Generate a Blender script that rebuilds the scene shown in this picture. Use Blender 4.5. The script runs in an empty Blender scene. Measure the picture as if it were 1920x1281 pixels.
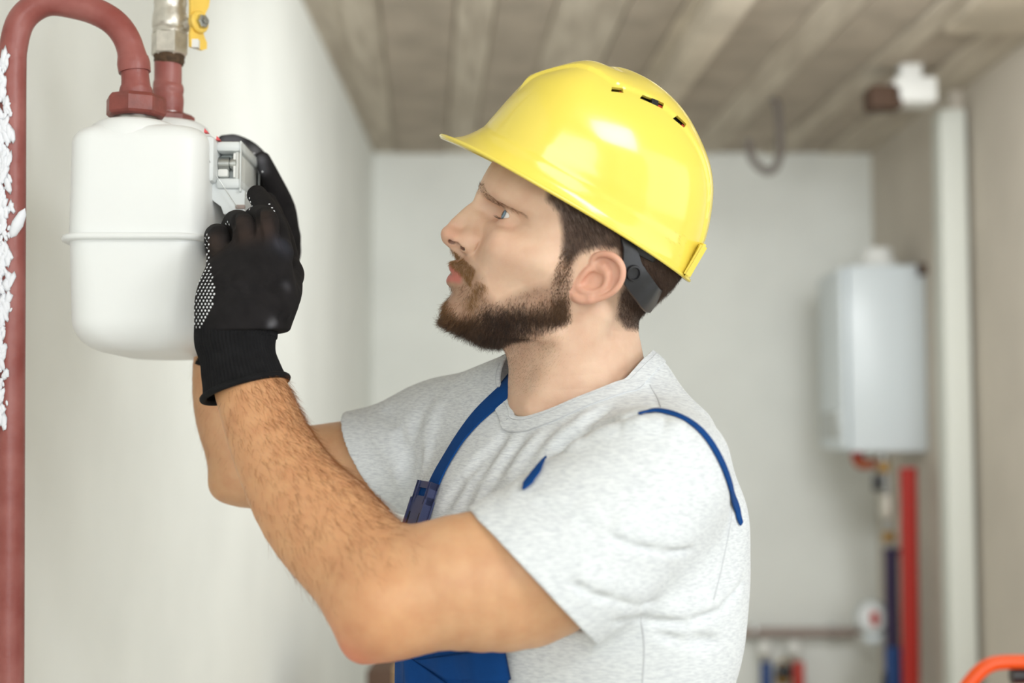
import bpy, bmesh, math, os
import numpy as np
from mathutils import Vector, Matrix

Q = 1.0
rng = np.random.default_rng(7)
SC = bpy.context.scene
COL = SC.collection

# ------------------------------------------------------------------ camera, world, lights, exposure
LENS, PITCH, CAMZ = 50.0, math.radians(4.0), 1.45
FPX = 1920 * LENS / 36.0
cam_d = bpy.data.cameras.new('camera')
cam_d.lens = LENS; cam_d.sensor_width = 36; cam_d.clip_start = .05
cam_d.dof.use_dof = True; cam_d.dof.focus_distance = 1.38; cam_d.dof.aperture_fstop = 3.0
cam = bpy.data.objects.new('camera', cam_d); COL.objects.link(cam)
cam.location = (0, 0, CAMZ); cam.rotation_euler = (math.pi / 2 + PITCH, 0, 0)
SC.camera = cam

w = bpy.data.worlds.new('world'); SC.world = w; w.use_nodes = True
bgn = w.node_tree.nodes['Background']
bgn.inputs[0].default_value = (.86, .93, 1.0, 1); bgn.inputs[1].default_value = 0.55

def area(name, loc, target, sx, sy, power, color=(1, 1, 1)):
    d = bpy.data.lights.new(name, 'AREA'); d.shape = 'RECTANGLE'; d.size = sx; d.size_y = sy
    d.energy = power; d.color = color
    o = bpy.data.objects.new(name, d); COL.objects.link(o); o.location = loc
    o.rotation_euler = (Vector(target) - Vector(loc)).to_track_quat('-Z', 'Y').to_euler()
    return o
area('window_light_rear', (0.55, -4.1, 1.95), (0.2, 2.5, 1.3), 3.4, 1.9, 205, (.955, .985, 1))
area('window_light_right', (3.05, 0.4, 1.7), (0.0, 2.9, 1.4), 2.4, 1.7, 48, (.95, .98, 1))
area('ceiling_lamp_light', (1.3, -0.3, 2.5), (0.15, 1.25, 1.5), .8, .55, 38, (.965, .99, 1))
area('fill_light_back', (0.75, 2.9, 2.56), (0.55, 4.6, 1.0), 1.2, .5, 54, (.95, .985, 1))  # added fill that brightens the back and left walls, no fixture there
vs = SC.view_settings
SC.display_settings.display_device = 'sRGB'
vs.view_transform = 'Standard'; vs.look = 'None'; vs.gamma = 1; vs.use_curve_mapping = False
vs.exposure = -0.74

# ------------------------------------------------------------------ frame helpers
_C = np.array([0, 0, CAMZ]); _fw = np.array([0, math.cos(PITCH), math.sin(PITCH)])
_up = np.array([0, -math.sin(PITCH), math.cos(PITCH)]); _rt = np.array([1., 0, 0])
def ray(px, py): return _fw + _rt * (px - 960) / FPX + _up * (640.5 - py) / FPX
def P(px, py, Y):
    """point seen at photo position (px, py) that stands Y metres down the room"""
    d = ray(px, py); return _C + d * (Y / d[1])

# ------------------------------------------------------------------ object helpers
def tag(o, label=None, cat=None, group=None, kind=None):
    if label: o['label'] = label
    if cat: o['category'] = cat
    if group: o['group'] = group
    if kind: o['kind'] = kind
    return o
def empty(name, loc, label=None, cat=None, group=None):
    o = bpy.data.objects.new(name, None); COL.objects.link(o); o.location = Vector(loc)
    o.empty_display_size = .05
    return tag(o, label, cat, group)
def link(name, me, m, parent=None, smooth=True):
    o = bpy.data.objects.new(name, me); COL.objects.link(o)
    if m is not None:
        for q in (m if isinstance(m, (list, tuple)) else [m]): me.materials.append(q)
    if smooth and len(me.polygons): me.polygons.foreach_set('use_smooth', np.ones(len(me.polygons), bool))
    if parent is not None:
        o.parent = parent
        o.matrix_parent_inverse = root_inv(parent)
    return o
def root_inv(p):
    return Matrix.Translation(-p.location) if p.type == 'EMPTY' else Matrix.Identity(4)
def mesh_np(name, V, Fq):
    me = bpy.data.meshes.new(name)
    V = np.asarray(V, np.float32); Fq = np.asarray(Fq, np.int32); k = Fq.shape[1]
    me.vertices.add(len(V)); me.vertices.foreach_set('co', V.ravel())
    me.loops.add(Fq.size); me.loops.foreach_set('vertex_index', Fq.ravel())
    me.polygons.add(len(Fq)); me.polygons.foreach_set('loop_start', np.arange(0, Fq.size, k, dtype=np.int32))
    me.polygons.foreach_set('loop_total', np.full(len(Fq), k, np.int32))
    me.update(calc_edges=True); return me
def from_bm(name, bm, m, parent=None, smooth=False):
    me = bpy.data.meshes.new(name); bmesh.ops.recalc_face_normals(bm, faces=bm.faces)
    bm.to_mesh(me); bm.free(); return link(name, me, m, parent, smooth)
def auto_smooth(o, deg=35):
    me = o.data
    bm = bmesh.new(); bm.from_mesh(me)
    for e in bm.edges: e.smooth = not (len(e.link_faces) == 2 and e.calc_face_angle(0) > math.radians(deg))
    for f in bm.faces: f.smooth = True
    bm.to_mesh(me); bm.free(); return o
def box_bm(bm, lo, hi, bev=0.0, seg=2, rot=None, piv=None):
    lo, hi = Vector(lo), Vector(hi)
    r = bmesh.ops.create_cube(bm, size=1)
    vs_ = r['verts']
    for v in vs_:
        v.co = Vector(((v.co.x + .5) * (hi.x - lo.x) + lo.x, (v.co.y + .5) * (hi.y - lo.y) + lo.y, (v.co.z + .5) * (hi.z - lo.z) + lo.z))
    if rot is not None:
        piv = Vector(piv) if piv is not None else (lo + hi) / 2
        for v in vs_: v.co = piv + rot @ (v.co - piv)
    if bev > 0:
        es = list({e for v in vs_ for e in v.link_edges})
        bmesh.ops.bevel(bm, geom=es, offset=bev, segments=seg, profile=.5, affect='EDGES')
def box(name, lo, hi, m, parent=None, bev=0.0, seg=2, rot=None, piv=None):
    bm = bmesh.new(); box_bm(bm, lo, hi, bev, seg, rot, piv)
    o = from_bm(name, bm, m, parent)
    return auto_smooth(o) if bev > 0 else o
def spline(pts, n, closed=False):
    """Catmull-Rom resample of rows of numbers, n points"""
    p = np.asarray(pts, float); k = len(p)
    if closed: q = np.vstack([p[-1], p, p[0], p[1]]); segs = k
    else: q = np.vstack([2 * p[0] - p[1], p, 2 * p[-1] - p[-2]]); segs = k - 1
    t = np.linspace(0, segs, n, endpoint=not closed); i = np.clip(t.astype(int), 0, segs - 1); u = (t - i)[:, None]
    a, b, c, d = q[i], q[i + 1], q[i + 2], q[i + 3]
    return .5 * ((2 * b) + (-a + c) * u + (2 * a - 5 * b + 4 * c - d) * u * u + (-a + 3 * b - 3 * c + d) * u ** 3)
def tube_data(pts, rad, seg=20, caps=True):
    pts = np.asarray(pts, float); n = len(pts); rad = np.broadcast_to(np.asarray(rad, float), (n,))
    T = np.gradient(pts, axis=0); T /= np.linalg.norm(T, axis=1, keepdims=True) + 1e-12
    ref = np.array([0, 0, 1.]) if abs(T[0][2]) < .9 else np.array([0, 1., 0])
    N = np.zeros_like(T); nn = np.cross(T[0], ref); nn /= np.linalg.norm(nn)
    for i in range(n):
        nn = nn - T[i] * (nn @ T[i]); nn /= np.linalg.norm(nn); N[i] = nn
    B = np.cross(T, N); a = np.linspace(0, 2 * np.pi, seg, endpoint=False)
    V = pts[:, None] + rad[:, None, None] * (np.cos(a)[None, :, None] * N[:, None] + np.sin(a)[None, :, None] * B[:, None])
    V = V.reshape(-1, 3); i, j = np.meshgrid(np.arange(n - 1), np.arange(seg), indexing='ij'); j2 = (j + 1) % seg
    Fq = np.stack([i * seg + j, i * seg + j2, (i + 1) * seg + j2, (i + 1) * seg + j], -1).reshape(-1, 4)
    return V, Fq
def tube(name, pts, rad, m, parent=None, seg=20, caps=True):
    V, Fq = tube_data(pts, rad, seg)
    me = bpy.data.meshes.new(name)
    faces = [tuple(f) for f in Fq]
    if caps:
        n = len(V) // seg
        faces += [tuple(range(seg))[::-1], tuple(range((n - 1) * seg, n * seg))]
    me.from_pydata([tuple(v) for v in V], [], faces); me.update()
    o = link(name, me, m, parent, True)
    return auto_smooth(o, 50)
def prism(name, sections, m, parent=None, smooth_deg=35, cap=True):
    """loft closed loops with equal counts"""
    k = len(sections[0]); V = [tuple(p) for s in sections for p in s]
    faces = [(i * k + j, i * k + (j + 1) % k, (i + 1) * k + (j + 1) % k, (i + 1) * k + j) for i in range(len(sections) - 1) for j in range(k)]
    if cap: faces += [tuple(range(k))[::-1], tuple(range((len(sections) - 1) * k, len(sections) * k))]
    me = bpy.data.meshes.new(name); me.from_pydata(V, [], faces); me.update()
    bm = bmesh.new(); bm.from_mesh(me); bmesh.ops.recalc_face_normals(bm, faces=bm.faces); bm.to_mesh(me); bm.free()
    return auto_smooth(link(name, me, m, parent), smooth_deg)
def rrect(cx, cy, hx, hy, r, z, seg=8):
    r = min(r, hx * .999, hy * .999); out = []
    for q, (sx, sy) in enumerate(((1, 1), (-1, 1), (-1, -1), (1, -1))):
        for i in range(seg + 1):
            a = math.pi / 2 * (q + i / seg)
            out.append((cx + sx * (hx - r) + r * math.cos(a), cy + sy * (hy - r) + r * math.sin(a), z))
    return out
def ngon_ring(c, r, z, n=6, a0=0.0, axis='z'):
    return [(c[0] + r * math.cos(a0 + 2 * math.pi * i / n), c[1] + r * math.sin(a0 + 2 * math.pi * i / n), z) for i in range(n)]
def lathe(name, prof, c, m, parent=None, seg=32, smooth_deg=40, axis=None):
    """prof: (radius, height) along axis from c"""
    secs = [[(r * math.cos(2 * math.pi * i / seg), r * math.sin(2 * math.pi * i / seg), h) for i in range(seg)] for r, h in prof]
    R = Vector((0, 0, 1)).rotation_difference(Vector(axis)).to_matrix() if axis is not None else Matrix.Identity(3)
    secs = [[tuple(Vector(c) + R @ Vector(p)) for p in s] for s in secs]
    return prism(name, secs, m, parent, smooth_deg)

# ------------------------------------------------------------------ materials
def srgb(r, g, b):
    f = lambda c: (c / 255 / 12.92) if c / 255 <= .04045 else ((c / 255 + .055) / 1.055) ** 2.4
    return (f(r), f(g), f(b), 1)
def mat(name, col, rough=.5, metal=0., spec=.5, var=0., vscale=20., bump=0., bscale=60., coat=0., sss=0., trans=0., col2=None, detail=4., aniso=None):
    m = bpy.data.materials.new(name); m.use_nodes = True; nt = m.node_tree; b = nt.nodes['Principled BSDF']
    b.inputs['Base Color'].default_value = col; b.inputs['Roughness'].default_value = rough
    b.inputs['Metallic'].default_value = metal; b.inputs['Specular IOR Level'].default_value = spec
    if coat: b.inputs['Coat Weight'].default_value = coat; b.inputs['Coat Roughness'].default_value = .06
    if trans: b.inputs['Transmission Weight'].default_value = trans
    if sss:
        b.inputs['Subsurface Weight'].default_value = sss; b.inputs['Subsurface Radius'].default_value = (1, .35, .18); b.inputs['Subsurface Scale'].default_value = .004
    tc = nt.nodes.new('ShaderNodeTexCoord'); src = tc.outputs['Object']
    if aniso:
        mp = nt.nodes.new('ShaderNodeMapping'); mp.inputs['Scale'].default_value = aniso; nt.links.new(src, mp.inputs[0]); src = mp.outputs[0]
    if var or col2:
        n = nt.nodes.new('ShaderNodeTexNoise'); n.inputs['Scale'].default_value = vscale; n.inputs['Detail'].default_value = detail; nt.links.new(src, n.inputs[0])
        mx = nt.nodes.new('ShaderNodeMix'); mx.data_type = 'RGBA'
        c2 = col2 if col2 else tuple(c * (1 - var) for c in col[:3]) + (1,)
        mx.inputs[6].default_value = col; mx.inputs[7].default_value = c2
        rp = nt.nodes.new('ShaderNodeMapRange'); rp.inputs[1].default_value = .35; rp.inputs[2].default_value = .65
        nt.links.new(n.outputs[0], rp.inputs[0]); nt.links.new(rp.outputs[0], mx.inputs[0]); nt.links.new(mx.outputs[2], b.inputs['Base Color'])
    if bump:
        n2 = nt.nodes.new('ShaderNodeTexNoise'); n2.inputs['Scale'].default_value = bscale; n2.inputs['Detail'].default_value = 5; nt.links.new(src, n2.inputs[0])
        bp = nt.nodes.new('ShaderNodeBump'); bp.inputs['Strength'].default_value = bump; bp.inputs['Distance'].default_value = .002
        nt.links.new(n2.outputs[0], bp.inputs['Height']); nt.links.new(bp.outputs[0], b.inputs['Normal'])
    return m
M = {}
M['wall'] = mat('wall_plaster', srgb(242, 244, 239), .85, spec=.2, var=.06, vscale=3, bump=.15, bscale=30)
M['wall_beige'] = mat('wall_beige_plaster', srgb(212, 203, 190), .9, spec=.2, var=.08, vscale=3)
M['ceiling'] = mat('raw_concrete', srgb(214, 204, 188), .95, spec=.1, col2=srgb(186, 175, 160), vscale=5, aniso=(6, .6, 1))
M['ceil_light'] = mat('pale_concrete', srgb(222, 210, 192), .95, spec=.1, var=.2, vscale=6)
M['ceil_dark'] = mat('dark_concrete', srgb(192, 180, 165), .95, spec=.1, var=.2, vscale=6)
M['floor'] = mat('screed_floor', srgb(220, 216, 206), .8, var=.2, vscale=4)
M['white_paint'] = mat('white_paint', srgb(236, 236, 232), .6, spec=.3)
M['trim'] = mat('trim_plaster', srgb(220, 222, 214), .8, spec=.2)
M['meter'] = mat('meter_enamel', srgb(238, 240, 239), .42, spec=.4, var=.02, vscale=8)
M['meter_plastic'] = mat('grey_white_plastic', srgb(222, 226, 226), .4)
M['drum'] = mat('index_grey', srgb(178, 184, 182), .4)
M['steel'] = mat('galvanised_steel', srgb(190, 192, 190), .3, metal=1., var=.2, vscale=60)
M['nickel'] = mat('nickel_brass', srgb(214, 209, 198), .34, metal=.65, var=.2, vscale=90, bump=.15, bscale=150)
M['redpipe'] = mat('red_oxide_paint', srgb(140, 70, 64), .40, col2=srgb(160, 96, 90), vscale=22, bump=.5, bscale=70, spec=.5)
M['rednut'] = mat('red_oxide_nut', srgb(140, 70, 62), .4, var=.3, vscale=50, bump=.4, bscale=90)
M['foam'] = mat('white_filler', srgb(238, 240, 246), .9, spec=.1, bump=.6, bscale=120)
M['yellow_lever'] = mat('yellow_lever', srgb(246, 206, 92), .45, var=.1, vscale=60)
M['rust'] = mat('jute_thread', srgb(92, 70, 50), .9, var=.5, vscale=200)
M['helmet'] = mat('helmet_plastic', srgb(238, 217, 92),   .17, spec=.5, coat=.2)
M['black_plastic'] = mat('black_plastic', srgb(38, 38, 42), .35, var=.3, vscale=60)
M['dark'] = mat('dark_void', srgb(16, 12, 12), .7)
M['redbit'] = mat('red_plastic', srgb(190, 50, 36), .5)
M['glove'] = mat('black_knit', srgb(34, 32, 33), .9, spec=.15, var=.3, vscale=60, bump=.12, bscale=1100)
M['glove_cuff'] = mat('black_rib_knit', srgb(26, 26, 28), .9, spec=.2, var=.3, vscale=80, bump=.3, bscale=900)
M['grip'] = mat('white_pvc_dots', srgb(235, 236, 240), .4)
M['strap'] = mat('blue_twill', srgb(5, 66, 132), .8, spec=.2, var=.12, vscale=40, bump=.25, bscale=1200)
M['buckle'] = mat('navy_plastic', srgb(58, 66, 104), .4)
M['boiler'] = mat('boiler_enamel', srgb(222, 230, 234), .3)
M['red_tank'] = mat('red_enamel', srgb(168, 26, 12), .4)
M['blue_pipe'] = mat('blue_plastic', srgb(30, 70, 130), .5)
M['purple_pipe'] = mat('dark_violet_lagging', srgb(52, 40, 72), .7)
M['brass'] = mat('brass', srgb(190, 150, 80), .35, metal=.8, var=.2, vscale=40)
M['copper'] = mat('copper', srgb(180, 96, 60), .4, metal=.7)
M['greypipe'] = mat('grey_brown_pipe', srgb(160, 142, 134), .5)
M['orange'] = mat('orange_plastic', srgb(240, 88, 24), .35)
M['cable'] = mat('grey_cable', srgb(110, 102, 96), .6)
M['card'] = mat('cardboard', srgb(186, 156, 112), .9)
M['brown'] = mat('dark_wood', srgb(84, 62, 48), .8)

# ------------------------------------------------------------------ the room
WX, BACKY, RX, NX = -0.585, 5.95, 1.52, 1.56
CEIL = float(P(1000, 283, BACKY)[2])
def struct(o): o['kind'] = 'structure'; return o
struct(box('floor', (-.8, -4.5, -.1), (3.4, BACKY + .2, 0), M['floor']))
struct(box('wall_left', (WX - .2, -4.5, 0), (WX, BACKY + .2, CEIL), M['wall']))
struct(box('wall_back', (WX, BACKY, 0), (RX + .2, BACKY + .2, CEIL), M['wall']))
PY = 4.86                       # end of the thick part of the right wall
struct(box('wall_right', (RX, PY, 0), (RX + .3, BACKY, CEIL), M['wall_beige']))
struct(box('trim_1', (1.452, PY - .1, .35), (1.54, PY, CEIL - .10), M['trim'], bev=.006))
struct(box('wall_right_near', (NX, 3.1, 0), (NX + .2, PY + .0, CEIL), M['wall_beige']))
struct(box('wall_right_return', (NX, 3.0, 0), (3.4, 3.1, CEIL), M['wall']))
# daylit bay behind the viewpoint: a rear window and a side window
def wall_with_window(name, along, fixed, a0, a1, w0, w1, z0, z1, t=.2):
    bm = bmesh.new()
    for lo, hi, zl, zh in ((a0, w0, 0, CEIL), (w1, a1, 0, CEIL), (w0, w1, 0, z0), (w0, w1, z1, CEIL)):
        if along == 'x': box_bm(bm, (lo, fixed, zl), (hi, fixed + t, zh))
        else: box_bm(bm, (fixed, lo, zl), (fixed + t, hi, zh))
    return struct(from_bm(name, bm, M['wall']))
wall_with_window('wall_rear', 'x', -4.5, -.8, 3.4, -.9, 2.0, 1.1, 2.5)
wall_with_window('wall_right_window', 'y', 3.2, -4.3, 3.0, -.8, 1.7, .8, 2.5)
CZ = CEIL
ce = struct(box('ceiling', (-.8, -4.5, CZ), (3.4, BACKY + .2, CZ + .2), M['ceiling']))
# exposed soffit: boards of the old shuttering, each its own slab
rs = np.random.default_rng(3); x = -.6; ang = math.radians(3.4)
tones = [M['ceiling'], M['ceil_dark'], M['ceiling'], M['ceil_dark']]
k = 0
while x < 2.6:
    wd = rs.uniform(.10, .24); d = rs.uniform(.004, .018)
    R = Matrix.Rotation(ang, 3, 'Z')
    o = box('plank', (x, 2.2, CZ - d), (x + wd - .008, BACKY + .3, CZ + .02), tones[k % 4] if not (.30 < x < .42) else M['ceil_light'], ce, rot=R, piv=(x, BACKY, CZ))
    x += wd; k += 1
struct(box('trim_2', (.40, 2.2, CZ - .09), (.49, BACKY, CZ + .01), M['ceil_light'], bev=.005, rot=Matrix.Rotation(ang, 3, 'Z'), piv=(.45, BACKY, CZ)))
struct(box('trim_3', (1.25, 2.6, CZ - .05), (3.1, 4.05, CZ + .01), M['ceil_light'], bev=.01))

# ------------------------------------------------------------------ things far behind
# wall-hung boiler on the right wall
yb0, yb1 = 5.2, 5.58
bx0 = float(P(1577, 650, yb0)[0]); bz0, bz1 = float(P(1600, 848, yb0)[2]), float(P(1600, 496, yb0)[2])
r = empty('boiler', (RX, yb0, bz0), 'white wall-hung boiler with round flue collar on the right wall', 'boiler')
box('casing', (bx0 + .03, yb0, bz0), (RX, yb1, bz1), M['boiler'], r, .012)
box('front_cover', (bx0, yb0 + .006, bz0 + .01), (bx0 + .028, yb1 - .006, bz1 - .008), M['boiler'], r, .01)
lathe('flue_collar', [(.075, -.02), (.075, .03), (.06, .035), (.06, .075), (.052, .08)], ((bx0 + RX) / 2 + .02, yb0 + .16, bz1), M['white_paint'], r)
box('control_panel', (bx0 - .004, yb0 + .05, bz0 + .05), (bx0 + .002, yb1 - .05, bz0 + .15), M['steel'], r, .002)
box('bracket', (RX - .03, yb0 - .02, bz1 - .04), (RX, yb0 + .0, bz1 + .0), M['brown'], r)
# pipes under it
def pt(px, py, Y): return tuple(P(px, py, Y))
r = empty('boiler_pipe', pt(1665, 852, 5.3), 'brass and steel pipe with valves dropping from the white boiler', 'pipe')
tube('pipe', [pt(1655, 850, 5.3), pt(1662, 900, 5.3), pt(1665, 1000, 5.3), pt(1672, 1030, 5.3)], .016, M['steel'], r)
lathe('union_nut', [(.02, 0), (.024, .004), (.024, .034), (.02, .038)], pt(1657, 886, 5.3), M['brass'], r, seg=6)
lathe('valve_body', [(.014, 0), (.026, .01), (.028, .05), (.026, .09), (.014, .1)], pt(1664, 975, 5.3), M['nickel'], r)
lathe('valve_nut', [(.02, 0), (.024, .004), (.024, .034), (.02, .038)], pt(1667, 1016, 5.3), M['brass'], r, seg=6)
box('valve_lever', np.array(pt(1640, 905, 5.27)) - (.006, 0, .03), np.array(pt(1655, 905, 5.27)) + (.0, .02, .03), M['black_plastic'], r, .004)
r = empty('copper_connector', pt(1622, 862, 5.32), 'copper elbow connector under the left edge of the boiler', 'pipe')
tube('elbow', spline([pt(1608, 850, 5.32), pt(1608, 866, 5.32), pt(1622, 872, 5.32), pt(1640, 868, 5.32)], 16), .018, M['copper'], r)
lathe('collar', [(.022, -.01), (.024, 0), (.024, .018), (.022, .022)], pt(1608, 858, 5.32), M['red_tank'], r, seg=12)
r = empty('violet_pipe', pt(1672, 1035, 5.3), 'dark violet vertical pipe below the brass valves', 'pipe')
tube('lagging', [pt(1671, 1030, 5.3), pt(1672, 1120, 5.3), pt(1674, 1215, 5.3)], .026, M['purple_pipe'], r)
lathe('collar', [(.028, 0), (.03, .004), (.03, .02), (.028, .024)], pt(1672, 1040, 5.3), M['purple_pipe'], r)
r = empty('blue_pipe', pt(1676, 1212, 5.3), 'blue vertical pipe continuing under the violet one', 'pipe')
tube('lagging', [pt(1674, 1212, 5.3), pt(1676, 1300, 5.3), pt(1680, 1560, 5.3)], .03, M['blue_pipe'], r)
tube('tail', [pt(1664, 1260, 5.3), pt(1657, 1300, 5.3), pt(1655, 1500, 5.3)], .014, M['black_plastic'], r)
r = empty('red_riser', pt(1706, 1200, 5.12), 'thick bright red vertical riser pipe beside the boiler valves', 'pipe')
tube('riser', [pt(1703, 884, 5.12), pt(1706, 1100, 5.12), pt(1711, 1560, 5.12)], .031, M['red_tank'], r)
lathe('cap', [(.031, 0), (.033, .004), (.030, .016), (.01, .02)], pt(1703, 886, 5.12), M['red_tank'], r)
r = empty('water_meter', pt(1633, 1160, 5.5), 'round grey water meter with a red dial mark at the end of the grey pipe', 'meter')
mx = Vector((-.25, -1, .1)).normalized()
lathe('housing', [(.03, -.03), (.062, -.028), (.066, -.01), (.066, .025), (.06, .032), (.055, .034)], pt(1635, 1158, 5.45), M['drum'], r, axis=mx)
lathe('dial', [(.052, .033), (.05, .037), (.01, .037)], pt(1635, 1158, 5.45), M['meter_plastic'], r, axis=mx)
box('dial_mark', np.array(pt(1640, 1160, 5.40)) - (.014, .004, .026), np.array(pt(1640, 1160, 5.40)) + (.014, .004, .026), M['redbit'], r, .004)
tube('wall_bracket', [pt(1636, 1158, 5.47), pt(1640, 1150, 5.96)], .02, M['greypipe'], r)
lathe('outlet', [(.035, 0), (.045, .01), (.042, .05), (.03, .055)], pt(1640, 1205, 5.46), M['boiler'], r)
r = empty('wall_pipe', pt(1480, 1187, 5.9), 'grey brown horizontal pipe along the back wall', 'pipe')
tube('pipe', [pt(1250, 1186, 5.9), pt(1600, 1186, 5.88), pt(1622, 1180, 5.7)], .019, M['greypipe'], r)
for px in (1300, 1415, 1560): box('pipe_clip', np.array(pt(px, 1186, 5.9)) - (.012, .026, .026), np.array(pt(px, 1186, 5.9)) + (.012, .055, .026), M['steel'], r, .004)
for px, c, lab in ((1434, 'blue_pipe', 'capped pipe stub with blue handle below the grey wall pipe'), (1489, 'redbit', 'capped pipe stub with red handle below the grey wall pipe')):
    r = empty('pipe_stub', pt(px, 1230, 5.86), lab, 'pipe')
    lathe('cap', [(.012, -.03), (.028, -.024), (.031, 0), (.026, .022), (.01, .03)], pt(px, 1214, 5.86), M['white_paint'], r)
    tube('stub', [pt(px, 1222, 5.88), pt(px + 1, 1300, 5.88), pt(px + 2, 1500, 5.88)], .017, M['nickel'], r)
    dx = 3 if c == 'blue_pipe' else 8
    box('handle', np.array(pt(px + dx, 1292, 5.84)) - (.022, .014, .09), np.array(pt(px + dx, 1250, 5.84)) + (.022, .014, .02), M[c], r, .008)
r = empty('drain_valve', pt(1465, 1260, 5.86), 'small dark brass drain valve between the two capped stubs', 'valve')
lathe('valve_body', [(.012, -.05), (.026, -.045), (.03, -.02), (.03, .01), (.02, .03), (.012, .05)], pt(1467, 1262, 5.85), M['brass'], r)
lathe('knob', [(.01, 0), (.032, .004), (.032, .024), (.02, .03)], pt(1468, 1258, 5.82), M['black_plastic'], r, axis=(0, -1, .1))
# loop of loose cable under the ceiling
tag(tube('hanging_cable', spline([pt(1215, 172, 5.0), pt(1300, 178, 5.0), pt(1390, 176, 5.0), pt(1450, 186, 5.0), pt(1462, 240, 5.0), pt(1460, 300, 5.0), pt(1440, 322, 5.0), pt(1412, 300, 5.0), pt(1402, 262, 5.0)], 60), .014, M['cable']), 'loose grey cable hanging in a loop from the concrete ceiling', 'cable')
r = empty('ceiling_light', pt(1690, 170, 4.5), 'small white box light with dark bracket under the ceiling corner', 'lamp')
box('lamp_body', np.array(pt(1678, 190, 4.5)), np.array(pt(1738, 160, 4.62)), M['white_paint'], r, .01)
box('bracket', np.array(pt(1632, 200, 4.5)), np.array(pt(1678, 172, 4.6)), M['brown'], r, .01)
box('mount', np.array(pt(1690, 165, 4.52)), np.array((P(1720, 150, 4.58)[0], P(1720, 150, 4.58)[1], CZ)), M['white_paint'], r, .004)
# orange tool case on a stool, lower right
r = empty('tool_case', pt(1900, 1281, 2.2), 'bright orange tool case handle with black grip at the lower right', 'toolbox')
hp_ = [pt(1785, 1330, 2.2), pt(1820, 1278, 2.2), pt(1850, 1250, 2.2), pt(1885, 1242, 2.2), pt(1960, 1243, 2.2), pt(2040, 1250, 2.2), pt(2080, 1300, 2.2)]
tube('handle', spline(hp_, 40), .011, M['orange'], r)
tube('grip', spline([pt(1896, 1268, 2.2), pt(1930, 1268, 2.2), pt(2020, 1270, 2.2)], 20), .012, M['black_plastic'], r)
zc = float(P(1900, 1322, 2.2)[2]); xc = float(P(1935, 1300, 2.2)[0])
box('case', (xc - .17, 2.13, zc - .24), (xc + .17, 2.27, zc), M['orange'], r, .02)
box('lid', (xc - .172, 2.128, zc - .05), (xc + .172, 2.272, zc - .03), M['black_plastic'], r, .006)
for sx in (-.11, .11): box('latch', (xc + sx - .02, 2.118, zc - .08), (xc + sx + .02, 2.132, zc - .01), M['black_plastic'], r, .004)
zs = zc - .24
r = empty('trestle', (xc, 2.2, 0), 'plain wooden trestle bench carrying the orange tool case', 'trestle')
box('top', (xc - .3, 2.0, zs - .04), (xc + .45, 2.42, zs), M['card'], r, .006)
for sx in (-.26, .4):
    for sy in (2.04, 2.38): box('leg', (xc + sx - .022, sy - .022, 0), (xc + sx + .022, sy + .022, zs - .04), M['card'], r, .004)
# stacked board and carton behind the elbow, low
zb = float(P(700, 1243, 3.6)[2])
r = empty('carton', pt(720, 1281, 3.6), 'brown cardboard carton standing beyond the elbow, mostly hidden', 'box')
xa = float(P(703, 1281, 3.6)[0])
box('carton_body', (xa + .05, 3.5, 0), (xa + .42, 3.9, zb), M['card'], r, .006)
box('dark_flap', (xa - .01, 3.48, zb - .5), (xa + .055, 3.9, zb), M['brown'], r, .004)

# ------------------------------------------------------------------ gas meter
YM0, YM1 = 1.42, 1.645
yc = (YM0 + YM1) / 2
mxl, mxr = float(P(120, 340, YM0)[0]), float(P(379, 340, YM0)[0])
def mz(py, Y=YM0): return float(P(250, py, Y)[2])
mcx, mhx, mhy = (mxl + mxr) / 2, (mxr - mxl) / 2, (YM1 - YM0) / 2
r = GM = empty('gas_meter', (mcx, yc, mz(655)), 'white enamelled gas meter hung from red pipes on the left wall', 'meter')
rc = .026
secs = []
for t in np.linspace(0, 1, 9):                # domed top edge
    a = t * math.pi / 2; e = .020
    secs.append(rrect(mcx, yc, mhx - e * (1 - math.cos(a)), mhy - e * (1 - math.cos(a)), rc, mz(226) - e + e * math.sin(a)))
secs = [rrect(mcx, yc, mhx + .0005, mhy + .0005, rc, mz(440))] + secs
prism('upper_shell', secs, M['meter'], r, 50)
bot = mz(656); secs = []
for t in np.linspace(0, 1, 12):
    a = t * math.pi / 2; e = .034
    secs.append(rrect(mcx - .001, yc, mhx - .001 - e * (1 - math.cos(a)) * 1.0, mhy - .001 - e * (1 - math.cos(a)), rc + .012, bot + e - e * math.sin(a)))
secs = [rrect(mcx, yc, mhx, mhy, rc, mz(446))] + secs
prism('lower_shell', secs, M['meter'], r, 50)
fz = mz(443)
prism('seam_flange', [rrect(mcx - .001, yc, mhx + q, mhy + q, rc + q, fz + z) for q, z in ((.0, -.0035), (.006, -.003), (.0075, 0), (.006, .003), (.0, .0035))], M['meter'], r, 60)
# swollen shoulders under the two unions
yn, yf = 1.47, 1.585
nx_ = float(P(256, 190, yn)[0]); fx_ = float(P(316, 190, yf)[0])
for (xx, yy) in ((nx_, yn), (fx_, yf)):
    lathe('shoulder', [(.049, -.034), (.049, -.014), (.044, -.004), (.038, .000), (.03, .0015)], (xx, yy, mz(228, yy) - .0035), M['meter'], r, smooth_deg=60)
    lathe('collar', [(.0235, -.01), (.0235, .003), (.0215, .006), (.0215, .008)], (xx, yy, mz(228, yy)), M['steel'], r)
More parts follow.
